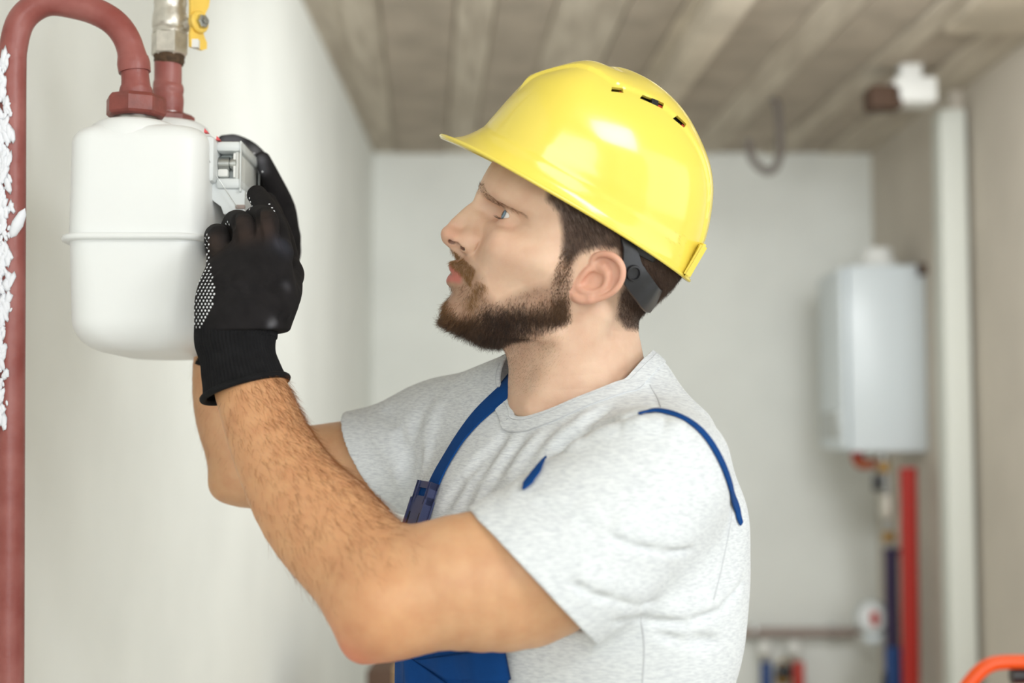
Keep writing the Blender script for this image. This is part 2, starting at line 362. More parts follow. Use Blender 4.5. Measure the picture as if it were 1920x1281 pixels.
# index housing on the front
fx = mxr
def X(px, Y=1.465): return float(P(px, 320, Y)[0])
def Z(py, Y=1.465): return float(P(430, py, Y)[2])
y0, y1 = 1.465, 1.575
h_ = []
box('index_base', (fx - .01, y0 - .012, Z(345)), (X(406), y1 + .006, Z(258)), M['meter_plastic'], r, .005)
box('index_cheek', (fx - .012, y0 - .03, Z(352)), (X(396), y1 + .03, Z(330)), M['meter'], r, .006)
# curved apron below (quarter round moulding)
ap = [(X(382), Z(345)), (X(388), Z(362)), (X(400), Z(376)), (X(414), Z(386)), (X(419), Z(400)), (X(458), Z(400)), (X(458), Z(356)), (X(410), Z(335))]
prism('apron', [[(a, y, b) for a, b in ap] for y in (y0 + .004, y1 - .004)], M['meter_plastic'], r, 30)
box('apron_slot', (X(441), y0 + .0025, Z(391)), (X(459), y0 + .006, Z(383)), M['greypipe'], r, .001)
box('index_lid', (X(404), y0, Z(284)), (X(453), y1, Z(264)), M['meter_plastic'], r, .004)
box('index_sill', (X(404), y0, Z(354)), (X(453), y1, Z(333)), M['meter_plastic'], r, .004)
box('index_drum', (X(406), y0 + .016, Z(333)), (X(437), y1 - .006, Z(284)), M['drum'], r, .003)
lathe('drive_shaft', [(.006, 0), (.0072, .001), (.0072, .012), (.0055, .0125), (.0055, .014), (.0078, .0145), (.0078, .019), (.006, .02)], (X(406), y0 + .010, Z(304)), M['steel'], r, axis=(1, 0, 0), seg=24)
box('shaft_block', (X(406), y0 + .004, Z(330)), (X(426), y0 + .014, Z(315)), M['white_paint'], r, .002)
box('drum_plate', (X(437), y0 + .003, Z(332)), (X(440), y1 - .003, Z(285)), M['white_paint'], r, .002)
def thin_clear(name):
    m = bpy.data.materials.new(name); m.use_nodes = True; nt = m.node_tree; nt.nodes.remove(nt.nodes['Principled BSDF'])
    t = nt.nodes.new('ShaderNodeBsdfTransparent'); t.inputs[0].default_value = (.95, .955, .955, 1)
    g = nt.nodes.new('ShaderNodeBsdfGlossy'); g.inputs[1].default_value = .12
    lw = nt.nodes.new('ShaderNodeLayerWeight'); lw.inputs[0].default_value = .18; mx = nt.nodes.new('ShaderNodeMixShader')
    sc_ = nt.nodes.new('ShaderNodeMath'); sc_.operation = 'MULTIPLY'; sc_.inputs[1].default_value = .16; nt.links.new(lw.outputs['Fresnel'], sc_.inputs[0])
    nt.links.new(sc_.outputs[0], mx.inputs[0]); nt.links.new(t.outputs[0], mx.inputs[1]); nt.links.new(g.outputs[0], mx.inputs[2])
    nt.links.new(mx.outputs[0], nt.nodes['Material Output'].inputs[0]); return m
clear = thin_clear('clear_polycarbonate')
bm = bmesh.new()
box_bm(bm, (X(452), y0, Z(357)), (X(459), y1, Z(266)), .002, 2)
from_bm('index_window', bm, clear, r)
for za, zb in ((360, 352), (272, 264)): box('window_frame', (X(449), y0 - .001, Z(za)), (X(452.5), y1 + .001, Z(zb)), M['meter_plastic'], r, .001)
for ya, yb in ((y0 - .001, y0 + .004), (y1 - .004, y1 + .001)): box('window_frame', (X(449.5), ya, Z(353)), (X(452), yb, Z(271)), M['meter_plastic'], r, .0008)
dial = box('dial_plate', (X(440), y0 + .004, Z(352)), (X(446), y1 - .004, Z(272)), M['white_paint'], r, .001)
for px, py in ((386, 246), (409, 260)):
    bm = bmesh.new()
    a = [(px - 3, py - 5), (px + 4, py + 3), (px - 4, py + 3)]
    f0 = [bm.verts.new((X(q), y0 - .002, Z(s))) for q, s in a]; f1 = [bm.verts.new((X(q), y0 + .006, Z(s))) for q, s in a]
    bm.faces.new(f0); bm.faces.new(f1[::-1])
    for j in range(3): bm.faces.new((f0[j], f0[(j + 1) % 3], f1[(j + 1) % 3], f1[j]))
    tag(from_bm('seal_tab', bm, mat('red_seal', srgb(226, 88, 92), .5), r), 'small red seal tab')
tube('seal_wire', [(X(395), y0 - .016, Z(300)), (X(404), y0 - .003, Z(326)), (X(430), y0 - .003, Z(365)), (X(447), y0 - .002, Z(390))], .0004, M['steel'], r, seg=6)

# ------------------------------------------------------------------ pipes at the meter
r = empty('gas_pipe', (float(P(22, 800, 1.47)[0]), 1.47, .3), 'red painted gas pipe bending over into the near side of the meter', 'pipe')
path = [(256, 196), (254, 150), (249, 110), (237, 72), (214, 42), (180, 22), (140, 10), (95, 4), (62, 16), (38, 42), (26, 85), (23, 140), (22, 400), (20, 800), (18, 1300), (14, 2200)]
pp = spline([P(a, b, yn) for a, b in path], 150)
rr = np.full(150, .0143)
s_ = np.linspace(0, 1, 150)
rr = rr + .0022 * np.exp(-((s_ - .02) / .03) ** 2) + .0035 * np.exp(-((s_ - .085) / .02) ** 2) * 0 + .0012 * np.exp(-((s_ - .13) / .02) ** 2)
tube('bent_pipe', pp, rr, M['redpipe'], r, 28)
zc_ = float(P(256, 190, yn)[2])
lathe('weld_bead', [(.0165, -.008), (.0168, -.003), (.017, .002), (.0160, .008)], P(251, 122, yn), M['redpipe'], r, axis=P(249, 105, yn) - P(253, 140, yn))
lathe('weld_bead', [(.0160, -.005), (.0172, 0), (.0160, .005)], P(255, 172, yn), M['redpipe'], r)
zt, zb_ = float(P(256, 180, yn)[2]), float(P(256, 222, yn)[2])
nr = .0315
lathe('union_nut', [(nr * .82, 0), (nr * .93, .0015), (nr, .004), (nr, zt - zb_ - .005), (nr * .9, zt - zb_ - .001), (nr * .72, zt - zb_)], (nx_, yn, zb_), M['rednut'], r, seg=8, smooth_deg=20)
# white filler smeared down the pipe: ragged blobs
V, Fs, n0 = [], [], 0
for k in range(460):
    py = 105 + 700 * (k / 460) + rng.uniform(-4, 4)
    wv = 10 + 7 * math.sin(k * .21) + 4 * math.sin(k * .55)
    if py < 180: wv *= .5
    if py > 600: wv *= .75
    cpt = P(rng.uniform(-12, max(4, wv + 2)) + (2 if py < 600 else -3), py, yn - .0155)
    a = rng.uniform(.0014, .0042); 
    R3 = np.array(Matrix.Rotation(rng.uniform(0, 6), 3, 'X') @ Matrix.Rotation(rng.uniform(0, 6), 3, 'Y'))
    ico = bmesh.new(); bmesh.ops.create_icosphere(ico, subdivisions=1, radius=1)
    vv = np.array([v.co[:] for v in ico.verts]) * rng.uniform(.7, 1.25, (len(ico.verts), 1)) * np.array([a, a * .55, a * rng.uniform(1.4, 3.2)])
    vv[:, 0] += vv[:, 2] * rng.uniform(-.5, .5)
    Fs += [[v.index + n0 for v in f.verts] for f in ico.faces]; V.append(vv + cpt); n0 += len(vv); ico.free()
o = link('filler_smear', mesh_np('filler_smear', np.vstack(V), Fs), M['foam'], r); o['kind'] = 'stuff'; tag(o, 'white filler smeared along the pipe')
lathe('paint_flake', [(.0001, -.016), (.004, -.012), (.006, 0), (.004, .012), (.0001, .018)], P(33, 420, yn - .014), M['foam'], r, axis=(.45, 0, 1))

r = empty('valve_riser', (fx_, yf, mz(228, yf)), 'short red riser with nickel ball valve and yellow lever above the meter', 'valve')
rz = [(316, 232), (316, 222), (316, 205), (316, 190), (315, 178), (315, 168), (314, 160), (315, 150), (315, 112), (315, 100)]
rq = [.0172, .0165, .0160, .0166, .0164, .0172, .0158, .0150, .0150, .0150]
pq = spline([tuple(P(a, b, yf)) + (q,) for (a, b), q in zip(rz, rq)], 60)
tube('riser_pipe', pq[:, :3], pq[:, 3] * 1.02, M['redpipe'], r, 28)
zz = lambda py: float(P(316, py, yf)[2])
lathe('union_nut', [(.025, 0), (.029, .002), (.030, .004), (.030, .012), (.026, .015)], (fx_, yf, zz(241)), M['rednut'], r, seg=8, smooth_deg=20)
zv = zz(112)
lathe('jute_seal', [(.0155, -.004), (.0172, 0), (.0168, .003), (.0178, .006), (.016, .008)], (fx_, yf, zv - .002), M['rust'], r)
lathe('hex_nut', [(.0178, 0), (.0205, .003), (.0205, zz(66) - zv - .002), (.0185, zz(66) - zv)], (fx_, yf, zv + .003), M['nickel'], r, seg=6, smooth_deg=20)
z0 = zz(66)
prof = [(.0178, 0), (.0192, .001), (.0192, .005), (.0186, .006), (.0196, .008), (.0198, .014), (.0192, .022), (.0180, .027), (.0176, .034), (.0184, .036), (.0184, .04)]
lathe('valve_body', [(a, b * 1.0) for a, b in prof], (fx_, yf, z0), M['nickel'], r)
lathe('top_nut', [(.0172, 0), (.0172, .002), (.0186, .003), (.0200, .005), (.0200, .026), (.018, .029)], (fx_, yf, z0 + .038), M['nickel'], r, seg=6, smooth_deg=20)
lathe('upper_pipe', [(.0135, 0), (.0135, .4)], (fx_, yf, z0 + .06), M['redpipe'], r)
stem = P(372, 42, yf - .012); sdir = Vector((.82, -.57, 0))
lathe('stem', [(.0075, -.034), (.0075, -.012), (.006, -.01), (.006, .006)], stem, M['nickel'], r, axis=sdir)
# butterfly lever in the plane across the stem
sx = Vector((.57, .82, 0)); base = Vector(stem)
def lev(u, v, d): return base + sx * u + Vector((0, 0, 1)) * v + sdir * d
def leverplate(out, th, name, d0):
    return prism(name, [[tuple(lev(u, v, d0 + d)) for u, v in out] for d in (0, th)], M['yellow_lever'], lv, 30)
lv = lathe('lever_hub', [(.004, -.005), (.0115, -.004), (.0125, -.002), (.0125, .003), (.011, .0045), (.004, .005)], base, M['yellow_lever'], r, axis=sdir)
leverplate([(-.011, .004), (.007, .004), (.012, .015), (.016, .022), (.018, .034), (.016, .044), (-.009, .044), (-.012, .03), (-.011, .018)], .0035, 'wing', -.004)
leverplate([(-.009, -.004), (.006, -.004), (.010, -.014), (.014, -.020), (.014, -.027), (.008, -.030), (-.010, -.030), (-.011, -.016)], .0035, 'wing', -.004)
lathe('lever_nut', [(.0075, 0), (.0078, .001), (.0078, .005), (.006, .006), (.004, .0062), (.004, .009), (.003, .010)], lev(0, 0, .004), M['steel'], r, seg=6, smooth_deg=20, axis=sdir)
box('paint_patch', lev(-.009, -.0302, -.0005), lev(.002, -.021, .0006), M['white_paint'], lv)

# ------------------------------------------------------------------ distance-field modelling
f4 = np.float32
def smin(a, b, k):
    h = np.maximum(k - np.abs(a - b), 0) / k
    return np.minimum(a, b) - h * h * k * .25
def smax(a, b, k): return -smin(-a, -b, k)
def sphere(p, c, r): return np.linalg.norm(p - np.asarray(c, f4), axis=1) - r
def ellip(p, c, r, R=None):
    q = p - np.asarray(c, f4)
    if R is not None: q = q @ np.asarray(R, f4)           # columns of R are the axes
    r = np.asarray(r, f4); k0 = np.linalg.norm(q / r, axis=1); k1 = np.linalg.norm(q / (r * r), axis=1)
    return k0 * (k0 - 1) / np.maximum(k1, 1e-9)
def cap(p, a, b, ra, rb=None):
    a = np.asarray(a, f4); b = np.asarray(b, f4); rb = ra if rb is None else rb
    ba = b - a; t = np.clip(((p - a) @ ba) / (ba @ ba), 0, 1)
    return np.linalg.norm(p - a - t[:, None] * ba, axis=1) - (ra + t * (rb - ra))
def chain(p, pts, k):
    """pts rows x,y,z,r : one limb of tapered capsules, rounded over at the joints"""
    pts = np.asarray(pts, float)
    if len(pts) > 2:
        pts = spline(pts, (len(pts) - 1) * (3 if len(pts) > 5 else 4) + 1)
    lo = (pts[:, :3] - pts[:, 3:]).min(0) - .0; hi = (pts[:, :3] + pts[:, 3:]).max(0)
    d = None
    for a, b in zip(pts[:-1], pts[1:]):
        e = cap(p, a[:3], b[:3], a[3], b[3]); d = e if d is None else np.minimum(d, e)
    return d
def axes(*v):
    return np.stack([np.asarray(a, float) / np.linalg.norm(a) for a in v], 1)

from concurrent.futures import ThreadPoolExecutor
POOL = ThreadPoolExecutor(max(2, os.cpu_count() or 4))
_ED = [(0, 1), (2, 3), (4, 5), (6, 7), (0, 2), (1, 3), (4, 6), (5, 7), (0, 4), (1, 5), (2, 6), (3, 7)]   # corner = x + 2y + 4z
_CO = np.array([[c & 1, (c >> 1) & 1, (c >> 2) & 1] for c in range(8)])
def surface(fn, lo, hi, h, B=16, project=1, margin=1.25):
    lo = np.asarray(lo, float); n = np.ceil((np.asarray(hi) - lo) / (h * B)).astype(int)
    bi = np.stack(np.meshgrid(*[np.arange(k) for k in n], indexing='ij'), -1).reshape(-1, 3)
    def ev(p):
        out = np.empty(len(p), f4); ch = 30000
        def job(i): out[i:i + ch] = fn(p[i:i + ch].astype(f4))
        list(POOL.map(job, range(0, len(p), ch)))
        return out
    d = ev(lo + (bi + .5) * h * B)
    bi = bi[np.abs(d) < h * B * .87 * margin]
    g = np.stack(np.meshgrid(*[np.arange(B + 1)] * 3, indexing='ij'), -1).reshape(-1, 3)
    cells, vals = [], []
    for i in range(0, len(bi), 80):
        b = bi[i:i + 80]
        pts = (b[:, None] * B + g[None]).reshape(-1, 3)
        v = ev(lo + pts * h).reshape(len(b), B + 1, B + 1, B + 1)
        cv = np.stack([v[:, x:B + x, y:B + y, z:B + z] for x, y, z in _CO], -1)
        s = (cv < 0).sum(-1); m = (s > 0) & (s < 8)
        w_ = np.argwhere(m)
        cells.append(b[w_[:, 0]] * B + w_[:, 1:]); vals.append(cv[m])
    cells = np.vstack(cells); vals = np.vstack(vals)
    acc = np.zeros((len(cells), 3)); cnt = np.zeros(len(cells))
    for a, b in _ED:
        va, vb = vals[:, a], vals[:, b]; m = (va < 0) != (vb < 0)
        t = np.where(m, va / np.where(m, va - vb, 1), 0)[:, None]
        acc += np.where(m[:, None], _CO[a] + t * (_CO[b] - _CO[a]), 0); cnt += m
    V = lo + (cells + acc / cnt[:, None]) * h
    N = n * B + 2
    key = (cells[:, 0] * N[1] + cells[:, 1]) * N[2] + cells[:, 2]
    order = np.argsort(key); sk = key[order]
    faces = []
    for ax in range(3):
        c1 = 1 << ax; va, vb = vals[:, 0], vals[:, c1]; m = (va < 0) != (vb < 0)
        o1, o2 = [(1, 2), (2, 0), (0, 1)][ax]
        idx = np.nonzero(m)[0]; c = cells[idx]; qs = []
        ok = np.ones(len(idx), bool)
        for d1, d2 in ((0, 0), (1, 0), (1, 1), (0, 1)):
            e = c.copy(); e[:, o1] -= d1; e[:, o2] -= d2
            kk = (e[:, 0] * N[1] + e[:, 1]) * N[2] + e[:, 2]
            j = np.clip(np.searchsorted(sk, kk), 0, len(sk) - 1); ok &= (sk[j] == kk); qs.append(order[j])
        q = np.stack(qs, 1); flip = va[idx] < 0; q[~flip] = q[~flip][:, ::-1]
        faces.append(q[ok])
    Fq = np.vstack(faces)
    for _ in range(project):
        e = h * .5; f0 = ev(V)
        G = np.stack([ev(V + e * np.eye(3)[i]) - ev(V - e * np.eye(3)[i]) for i in range(3)], 1) / (2 * e)
        st = -f0[:, None] * G / np.maximum((G * G).sum(1, keepdims=True), .05)
        ln = np.linalg.norm(st, axis=1, keepdims=True); st *= np.minimum(1, h * .6 / np.maximum(ln, 1e-9))
        V = V + st * .9
        # a touch of relaxation keeps the quads even
    return V, Fq
def normals_of(fn, V, e=.0006):
    G = np.stack([fn((V + e * np.eye(3)[i]).astype(f4)) - fn((V - e * np.eye(3)[i]).astype(f4)) for i in range(3)], 1)
    return G / np.maximum(np.linalg.norm(G, axis=1, keepdims=True), 1e-9)
def hit(fn, px, py, t0=1.0, t1=1.9, n=400):
    """first point of a field along the sight line through a photo position"""
    d = ray(px, py); t = np.linspace(t0, t1, n); q = _C + d * t[:, None]
    v = fn(q.astype(f4)); i = np.nonzero(v < 0)[0]
    if not len(i): i = [int(np.argmin(v))]
    i = i[0]
    if i == 0: return q[0]
    a, b = v[i - 1], v[i]
    u = a / (a - b) if a != b else 0
    return q[i - 1] + (q[i] - q[i - 1]) * u
def set_color(me, rgb, name='tint'):
    a = me.color_attributes.new(name, 'FLOAT_COLOR', 'POINT')
    c = np.ones((len(rgb), 4), f4); c[:, :3] = rgb; a.data.foreach_set('color', c.ravel())

# ------------------------------------------------------------------ head frame (mm: d forward, h up, l towards the viewpoint)
_y, _p, _r = math.radians(8), math.radians(26), math.radians(9)
HO = P(1080, 530, 1.36)
_f0 = np.array([-math.cos(_y), -math.sin(_y), 0]); _l0 = np.array([math.sin(_y), -math.cos(_y), 0]); _z = np.array([0, 0, 1.])
HF = math.cos(_p) * _f0 + math.sin(_p) * _z; _u0 = -math.sin(_p) * _f0 + math.cos(_p) * _z
HL = math.cos(_r) * _l0 - math.sin(_r) * _u0; HU = math.cos(_r) * _u0 + math.sin(_r) * _l0
HB = np.stack([HF, HU, HL], 1)
def H(d, h, l): return HO + (d * HF + h * HU + l * HL) / 1000
def hp(px, py, l=0.):
    d = ray(px, py); o = _C - HO; t = (l / 1000 - o @ HL) / (d @ HL); q = o + d * t
    return np.array([q @ HF, q @ HU, l / 1000]) * 1000
def to_head(p): return ((p - HO.astype(f4)) @ HB.astype(f4)) * f4(1000)

_rows = np.array([  # h, front, half width, widest d, exponent
    (120, 92, 66, 15, 2.1), (90, 112, 70, 18, 2.2), (60, 120.5, 71, 24, 2.35), (48, 122.5, 71, 28, 2.4), (38, 121.5, 70, 32, 2.45), (27, 115.5, 69, 36, 2.4),
    (14, 104, 69, 40, 2.1), (-4, 103, 69, 40, 2.05), (-20, 103, 67, 36, 2.05), (-26, 103.5, 65.5, 33, 2.1), (-34, 104, 63, 30, 2.1),
    (-40, 104, 61.5, 28, 2.1), (-47, 103, 60, 26, 2.1), (-54, 102, 58.5, 24, 2.1), (-61, 101.5, 57, 22, 2.15), (-70, 99.5, 54.5, 20, 2.1), (-80, 99, 50, 18, 2.05), (-90, 94, 44, 16, 2.0), (-105, 80, 34, 14, 2.0)], float)
_hs = np.linspace(-105, 120, 226); _o = np.argsort(_rows[:, 0])
def _smooth(c):
    v = np.interp(_hs, _rows[_o, 0], _rows[_o, c]); k = np.array([1, 2, 3, 2, 1.]) / 9
    return np.convolve(np.pad(v, 2, 'edge'), k, 'valid').astype(f4)
_RF, _RW, _RD, _RN = (_smooth(c) for c in (1, 2, 3, 4))
EYE = np.array([82.0, 20.6, 31.5])
EYE = np.array([hp(944, 400, 31.5)[0] - 11.0, hp(944, 400, 31.5)[1] - .5, 31.5])
# ear frame on the near side
def earpt(px, py, l): return hp(px, py, l)
def head_field(q):
    """q in head millimetres; left and right alike"""
    d, h = q[:, 0], q[:, 1]; l = np.abs(q[:, 2]); m = np.stack([d, h, l], 1)
    t = np.clip(h + 105, 0, 225); i = np.minimum(t.astype(int), 224); u = t - i
    lerp = lambda A: A[i] + (A[i + 1] - A[i]) * u
    F_, W_, D_, N_ = lerp(_RF), lerp(_RW), lerp(_RD), lerp(_RN)
    x = np.maximum(d - D_, 0) ; y = l; bx = F_ - D_
    rr_ = (np.maximum((x / bx), 1e-4) ** N_ + np.maximum(y / W_, 1e-4) ** N_) ** (1 / N_)
    rad = np.sqrt(x * x + y * y) + 1e-3
    face = rad * (1 - 1 / np.maximum(rr_, 1e-3))
    face = smax(face, -(d + 8), 20)                                       # stops behind the ears
    face = smax(face, h - 112, 30)
    # underside of the jaw, chin to angle
    jaw = -(h + 90 + (d - 88) * -.10) * .97 - np.maximum(l - 12, 0) * -.55
    jaw = -(h + 88.5 - np.maximum(88 - d, 0) * .40 * np.clip((l - 8) / 40, 0, 1) - np.maximum(88 - d, 0) * .06 - l * .12)
    face = smax(face, jaw, 16)
    a = smin(face, ellip(m, (16, 64, 0), (104, 90, 75)), 18)
    fr = np.nonzero((d > 20) & (a < 40))[0]
    if len(fr):
        a[fr] = face_features(a[fr], d[fr], h[fr], l[fr], m[fr])
    a = smin(a, cap(m, (4, -52, 50), (60, -78, 40), 6, 8), 14)
    return a
def face_features(a, d, h, l, m):
    # brow ridge, cheek bone, temple, chin boss
    a = smin(a, cap(m, (115, 34, 10), (99, 36.5, 36), 7, 6), 12)
    a = smin(a, cap(m, (98, 36, 38), (74, 31, 56), 6, 5), 12)
    a = smin(a, cap(m, (82, -3, 44), (40, 1, 64), 10, 7), 22)
    a = smin(a, ellip(m, (90, -74, 8), (10, 10, 15)), 14)
    # eye sockets
    pl_ = (d - (92.5 - .50 * (l - 14))) * .89
    a = smax(a, -smax(smax(-pl_, np.abs(h - 24) - 7.5, 12), 9 - l, 4), 14)
    a = smin(a, ellip(m, (88, -42, 0), (24.5, 22, 27)), 10)
    # hollow under the cheek bone
    a = a + 2.2 * np.exp(-((d - 52) / 22) ** 2 - ((h + 36) / 16) ** 2) * np.clip((l - 35) / 12, 0, 1)
    # nose
    n = chain(m, [(116.5, 31, 0, 6), (117.6, 23, 0, 6.0), (122.0, 13, 0, 6.4), (126.6, -2, 0, 7.4)], 5)
    n = smin(n, ellip(m, (127.0, -13.5, 0), (10.6, 9.3, 9.5)), 6)
    n = smin(n, cap(m, (127.5, -14, 4.2), (122, -14, 9), 6.2, 6), 5)
    n = smin(n, ellip(m, (110, -13.0, 11.5), (9.8, 9.6, 7.4)), 4)
    n = smin(n, cap(m, (128, -18.5, 0), (112, -24.5, 0), 4.4, 5), 4)
    n = smin(n, cap(m, (110, 10, 3), (108, -6, 7), 9, 10), 10)
    a = smin(a, n, 7)
    a = a + 1.5 * np.exp(-(((d - 100.2) / 1.8) ** 2 + ((h + 13) / 8) ** 2)) * (l > 8)        # crease behind the wing
    nost = cap(m, (124.6, -18.8, 8.2), (111.5, -17.9, 13.2), 2.9, 3.3)
    nost = smin(nost, cap(m, (119, -18.5, 9.5), (116, -11, 7), 2.8, 2), 3)
    a = smax(a, -nost, 2.0)
    t_ = np.clip(((d - 101) * -13 + (h + 10) * -26 + (l - 18) * 14) / 1041, 0, 1)
    a = a + .7 * np.sin(np.pi * t_) * np.exp(-((d - 101 + 13 * t_) ** 2 + (h + 10 + 26 * t_) ** 2 + (l - 18 - 14 * t_) ** 2) / 14)
    # philtrum and lips
    up_ = chain(m, [(112.0, -38.6, 0, 4.6), (110.5, -39.6, 7, 4.7), (105.5, -41.6, 15, 4.0), (94, -44.2, 24, 2.2)], 3)
    lo_ = chain(m, [(107.2, -52.6, 0, 5.2), (106.2, -52.6, 8, 5.0), (101.5, -50.0, 16, 4.0), (93.0, -46.0, 24, 2.0)], 3)
    a = smin(a, up_, 5); a = smin(a, lo_, 4.5)
    mouth = chain(m, [(114, -46.2, 0, 1.5), (109, -46.0, 10, 1.5), (102, -45.8, 18, 1.0), (92, -45.1, 25.5, .5)], 1.5)
    mouth = smin(mouth, chain(m, [(106, -46.0, 0, 2.2), (99, -45.8, 14, 1.9)], 1), 2)
    a = smax(a, -mouth, 1.6)
    a = a + 1.5 * np.exp(-(((d - 104) / 6) ** 2 + ((h + 62) / 4.5) ** 2)) * (l < 20) * np.clip((20 - l) / 12, 0, 1)
    # lids
    e = m - EYE.astype(f4); re = np.linalg.norm(e, axis=1)
    lid = re - 13.6
    a = smin(a, lid, 5)
    az = np.degrees(np.arctan2(e[:, 2], np.maximum(e[:, 0], .1))); el = np.degrees(np.arctan2(e[:, 1], np.hypot(e[:, 0], e[:, 2])))
    s_ = np.clip(1 - ((az - 8) / 60) ** 2, 0, 1)
    top = 21 * s_ ** .6 - 2; bt = -25 * s_ ** .7 - 2
    fis = np.maximum(np.maximum(el - top, bt - el) * .22, np.maximum(np.abs(az - 8) - 59, 0) * .22)
    fis = np.maximum(np.maximum(np.maximum(fis, 10.5 - re), -e[:, 0]), re - 15.5)
    a = smax(a, -fis, .8)
    # fold above the upper lid
    a = a + 1.0 * np.exp(-((el - top - 14) / 4.5) ** 2) * (np.abs(re - 15) < 5) * (e[:, 0] > -2) * s_
    return a
# ear, drawn in its own plane: u back, v up from the ear canal, w outwards
EC = hp(1106, 528, 70.0)
_ea = math.radians(24)
_eu = np.array([-1, 0.0, .42]); _eu /= np.linalg.norm(_eu)
_ev = np.array([0.0, 1.0, .12]); _ev -= _eu * (_ev @ _eu); _ev /= np.linalg.norm(_ev); _ew = np.cross(_eu, _ev); _ew *= np.sign(_ew[2])
ER = np.stack([_eu, _ev, _ew], 1).astype(f4)
def ear_uv(px, py):
    """photo position to ear-plane coordinates"""
    d = ray(px, py); o = (_C - HO) * 1000; dd = np.array([d @ HF, d @ HU, d @ HL]); oo = np.array([o @ HF, o @ HU, o @ HL])
    t = ((EC - oo) @ _ew) / (dd @ _ew); q = oo + dd * t - EC
    return q @ _eu, q @ _ev
def ez(a, b, k=1000 / 1601 * 200 / 200):        # from the ear close-up
    return ear_uv(1040 + a / 8.005, 440 + b / 8.005)
def erow(L): return [(*ez(a, b), w_, r_) for a, b, w_, r_ in L]
_helix = erow([(560, 470, 1.5, 2.2), (600, 370, 4, 2.6), (680, 310, 6.0, 2.8), (790, 300, 7.5, 3.0), (910, 330, 8.2, 3.1), (1005, 410, 8.4, 3.1), (1055, 520, 8.2, 3.0), (1050, 640, 7.6, 2.9), (1005, 750, 6.8, 2.8), (930, 840, 6.0, 2.7), (820, 915, 5.2, 2.6), (690, 965, 4.4, 2.9), (560, 985, 3.6, 3.6)])
_lobe = erow([(560, 970, 3.2, 3.6), (440, 985, 2.6, 4.2), (340, 950, 2.0, 4.2), (285, 870, 1.0, 3.4), (265, 790, 0.0, 2.6)])
_anti = erow([(760, 480, 3.4, 2.2), (815, 570, 4.2, 2.4), (815, 680, 4.6, 2.5), (775, 785, 4.6, 2.5), (690, 850, 4.2, 2.4), (560, 875, 3.8, 2.3), (430, 850, 3.4, 2.2), (370, 810, 2.8, 2.0)])
_anti2 = erow([(640, 445, 1.6, 1.8), (720, 520, 3.0, 2.0), (800, 600, 4.2, 2.3)])
_tragus = erow([(585, 480, 2.6, 2.2), (505, 545, 3.4, 2.7), (430, 630, 3.4, 2.7), (350, 740, 2.2, 2.4)])
_crus = erow([(540, 520, 1.0, 1.8), (590, 620, -.6, 1.7), (640, 680, -1.4, 1.5)])
_eo = [ez(a, b) for a, b in ((690, 640), (575, 690), (880, 480))]
def ear_field(q):
    m = q.copy(); m[:, 2] = np.abs(m[:, 2]); e = (m - EC.astype(f4)) @ ER
    pl = ellip(e, (_eo[0][0], _eo[0][1], 1.4), (28, 25, 2.6), axes((1, .8, 0), (-.8, 1, 0), (0, 0, 1)))
    out = [chain(e, _helix, 1.5), chain(e, _lobe, 2)]
    a = smin(smin(out[0], out[1], 3), smax(pl, chain2d(e), 2), 3.0)
    a = smin(a, chain(e, _anti, 2), 4.5); a = smin(a, chain(e, _anti2, 1.5), 3.5)
    a = smin(a, chain(e, _crus, 2), 2.5)
    # bowl
    a = smax(a, -ellip(e, (_eo[1][0], _eo[1][1], 2.2), (10.6, 8.4, 9.5), axes((1, .5, 0), (-.5, 1, 0), (0, 0, 1))), 2.5)
    a = smin(a, chain(e, _tragus, 2), 2.5)
    # root joining the skull
    a = smin(a, ellip(e, (6, 0, -7), (13, 17, 8)), 6)
    return a
_out2 = np.array([x[:2] for x in _helix] + [x[:2] for x in _lobe][1:], f4)
def chain2d(e):
    """signed distance to the ear's outline in its plane"""
    p = e[:, :2]; n = len(_out2); dmin = np.full(len(p), 1e9, f4); ins = np.zeros(len(p), bool)
    for i in range(n):
        a, b = _out2[i], _out2[(i + 1) % n]; ba = b - a; t = np.clip(((p - a) @ ba) / (ba @ ba), 0, 1)
        dmin = np.minimum(dmin, np.linalg.norm(p - a - t[:, None] * ba, axis=1))
        c = ((a[1] > p[:, 1]) != (b[1] > p[:, 1])); x = (b[0] - a[0]) * (p[:, 1] - a[1]) / (b[1] - a[1] + 1e-9) + a[0]
        ins ^= c & (p[:, 0] < x)
    return np.where(ins, -dmin, dmin)
NK = [np.append(P(1085, 545, 1.375), .048), np.append(P(1068, 640, 1.375), .0545), np.append(P(1076, 700, 1.378), .0585), np.append(P(1082, 800, 1.385), .066)]
def neck_field(p):
    a = chain(p, NK, .03)
    # sternomastoid, throat
    a = smin(a, cap(p, P(1118, 590, 1.322), P(1000, 765, 1.338), .013, .007), .022)
    a = smin(a, cap(p, P(996, 690, 1.372), P(988, 755, 1.362), .016, .014), .022)
    a = smin(a, cap(p, P(1150, 590, 1.375), P(1160, 760, 1.40), .018, .028), .03)
    return a
def skin_head(p):
    q = to_head(p)
    a = head_field(q) / f4(1000)
    a = smin(a, neck_field(p), .022)
    far = (np.abs(q[:, 0] - EC[0] + 8) < 42) & (np.abs(q[:, 1] - EC[1]) < 45) & (np.abs(q[:, 2]) > 50)
    if far.any(): a[far] = smin(a[far], ear_field(q[far]) / f4(1000), .0025)
    return a

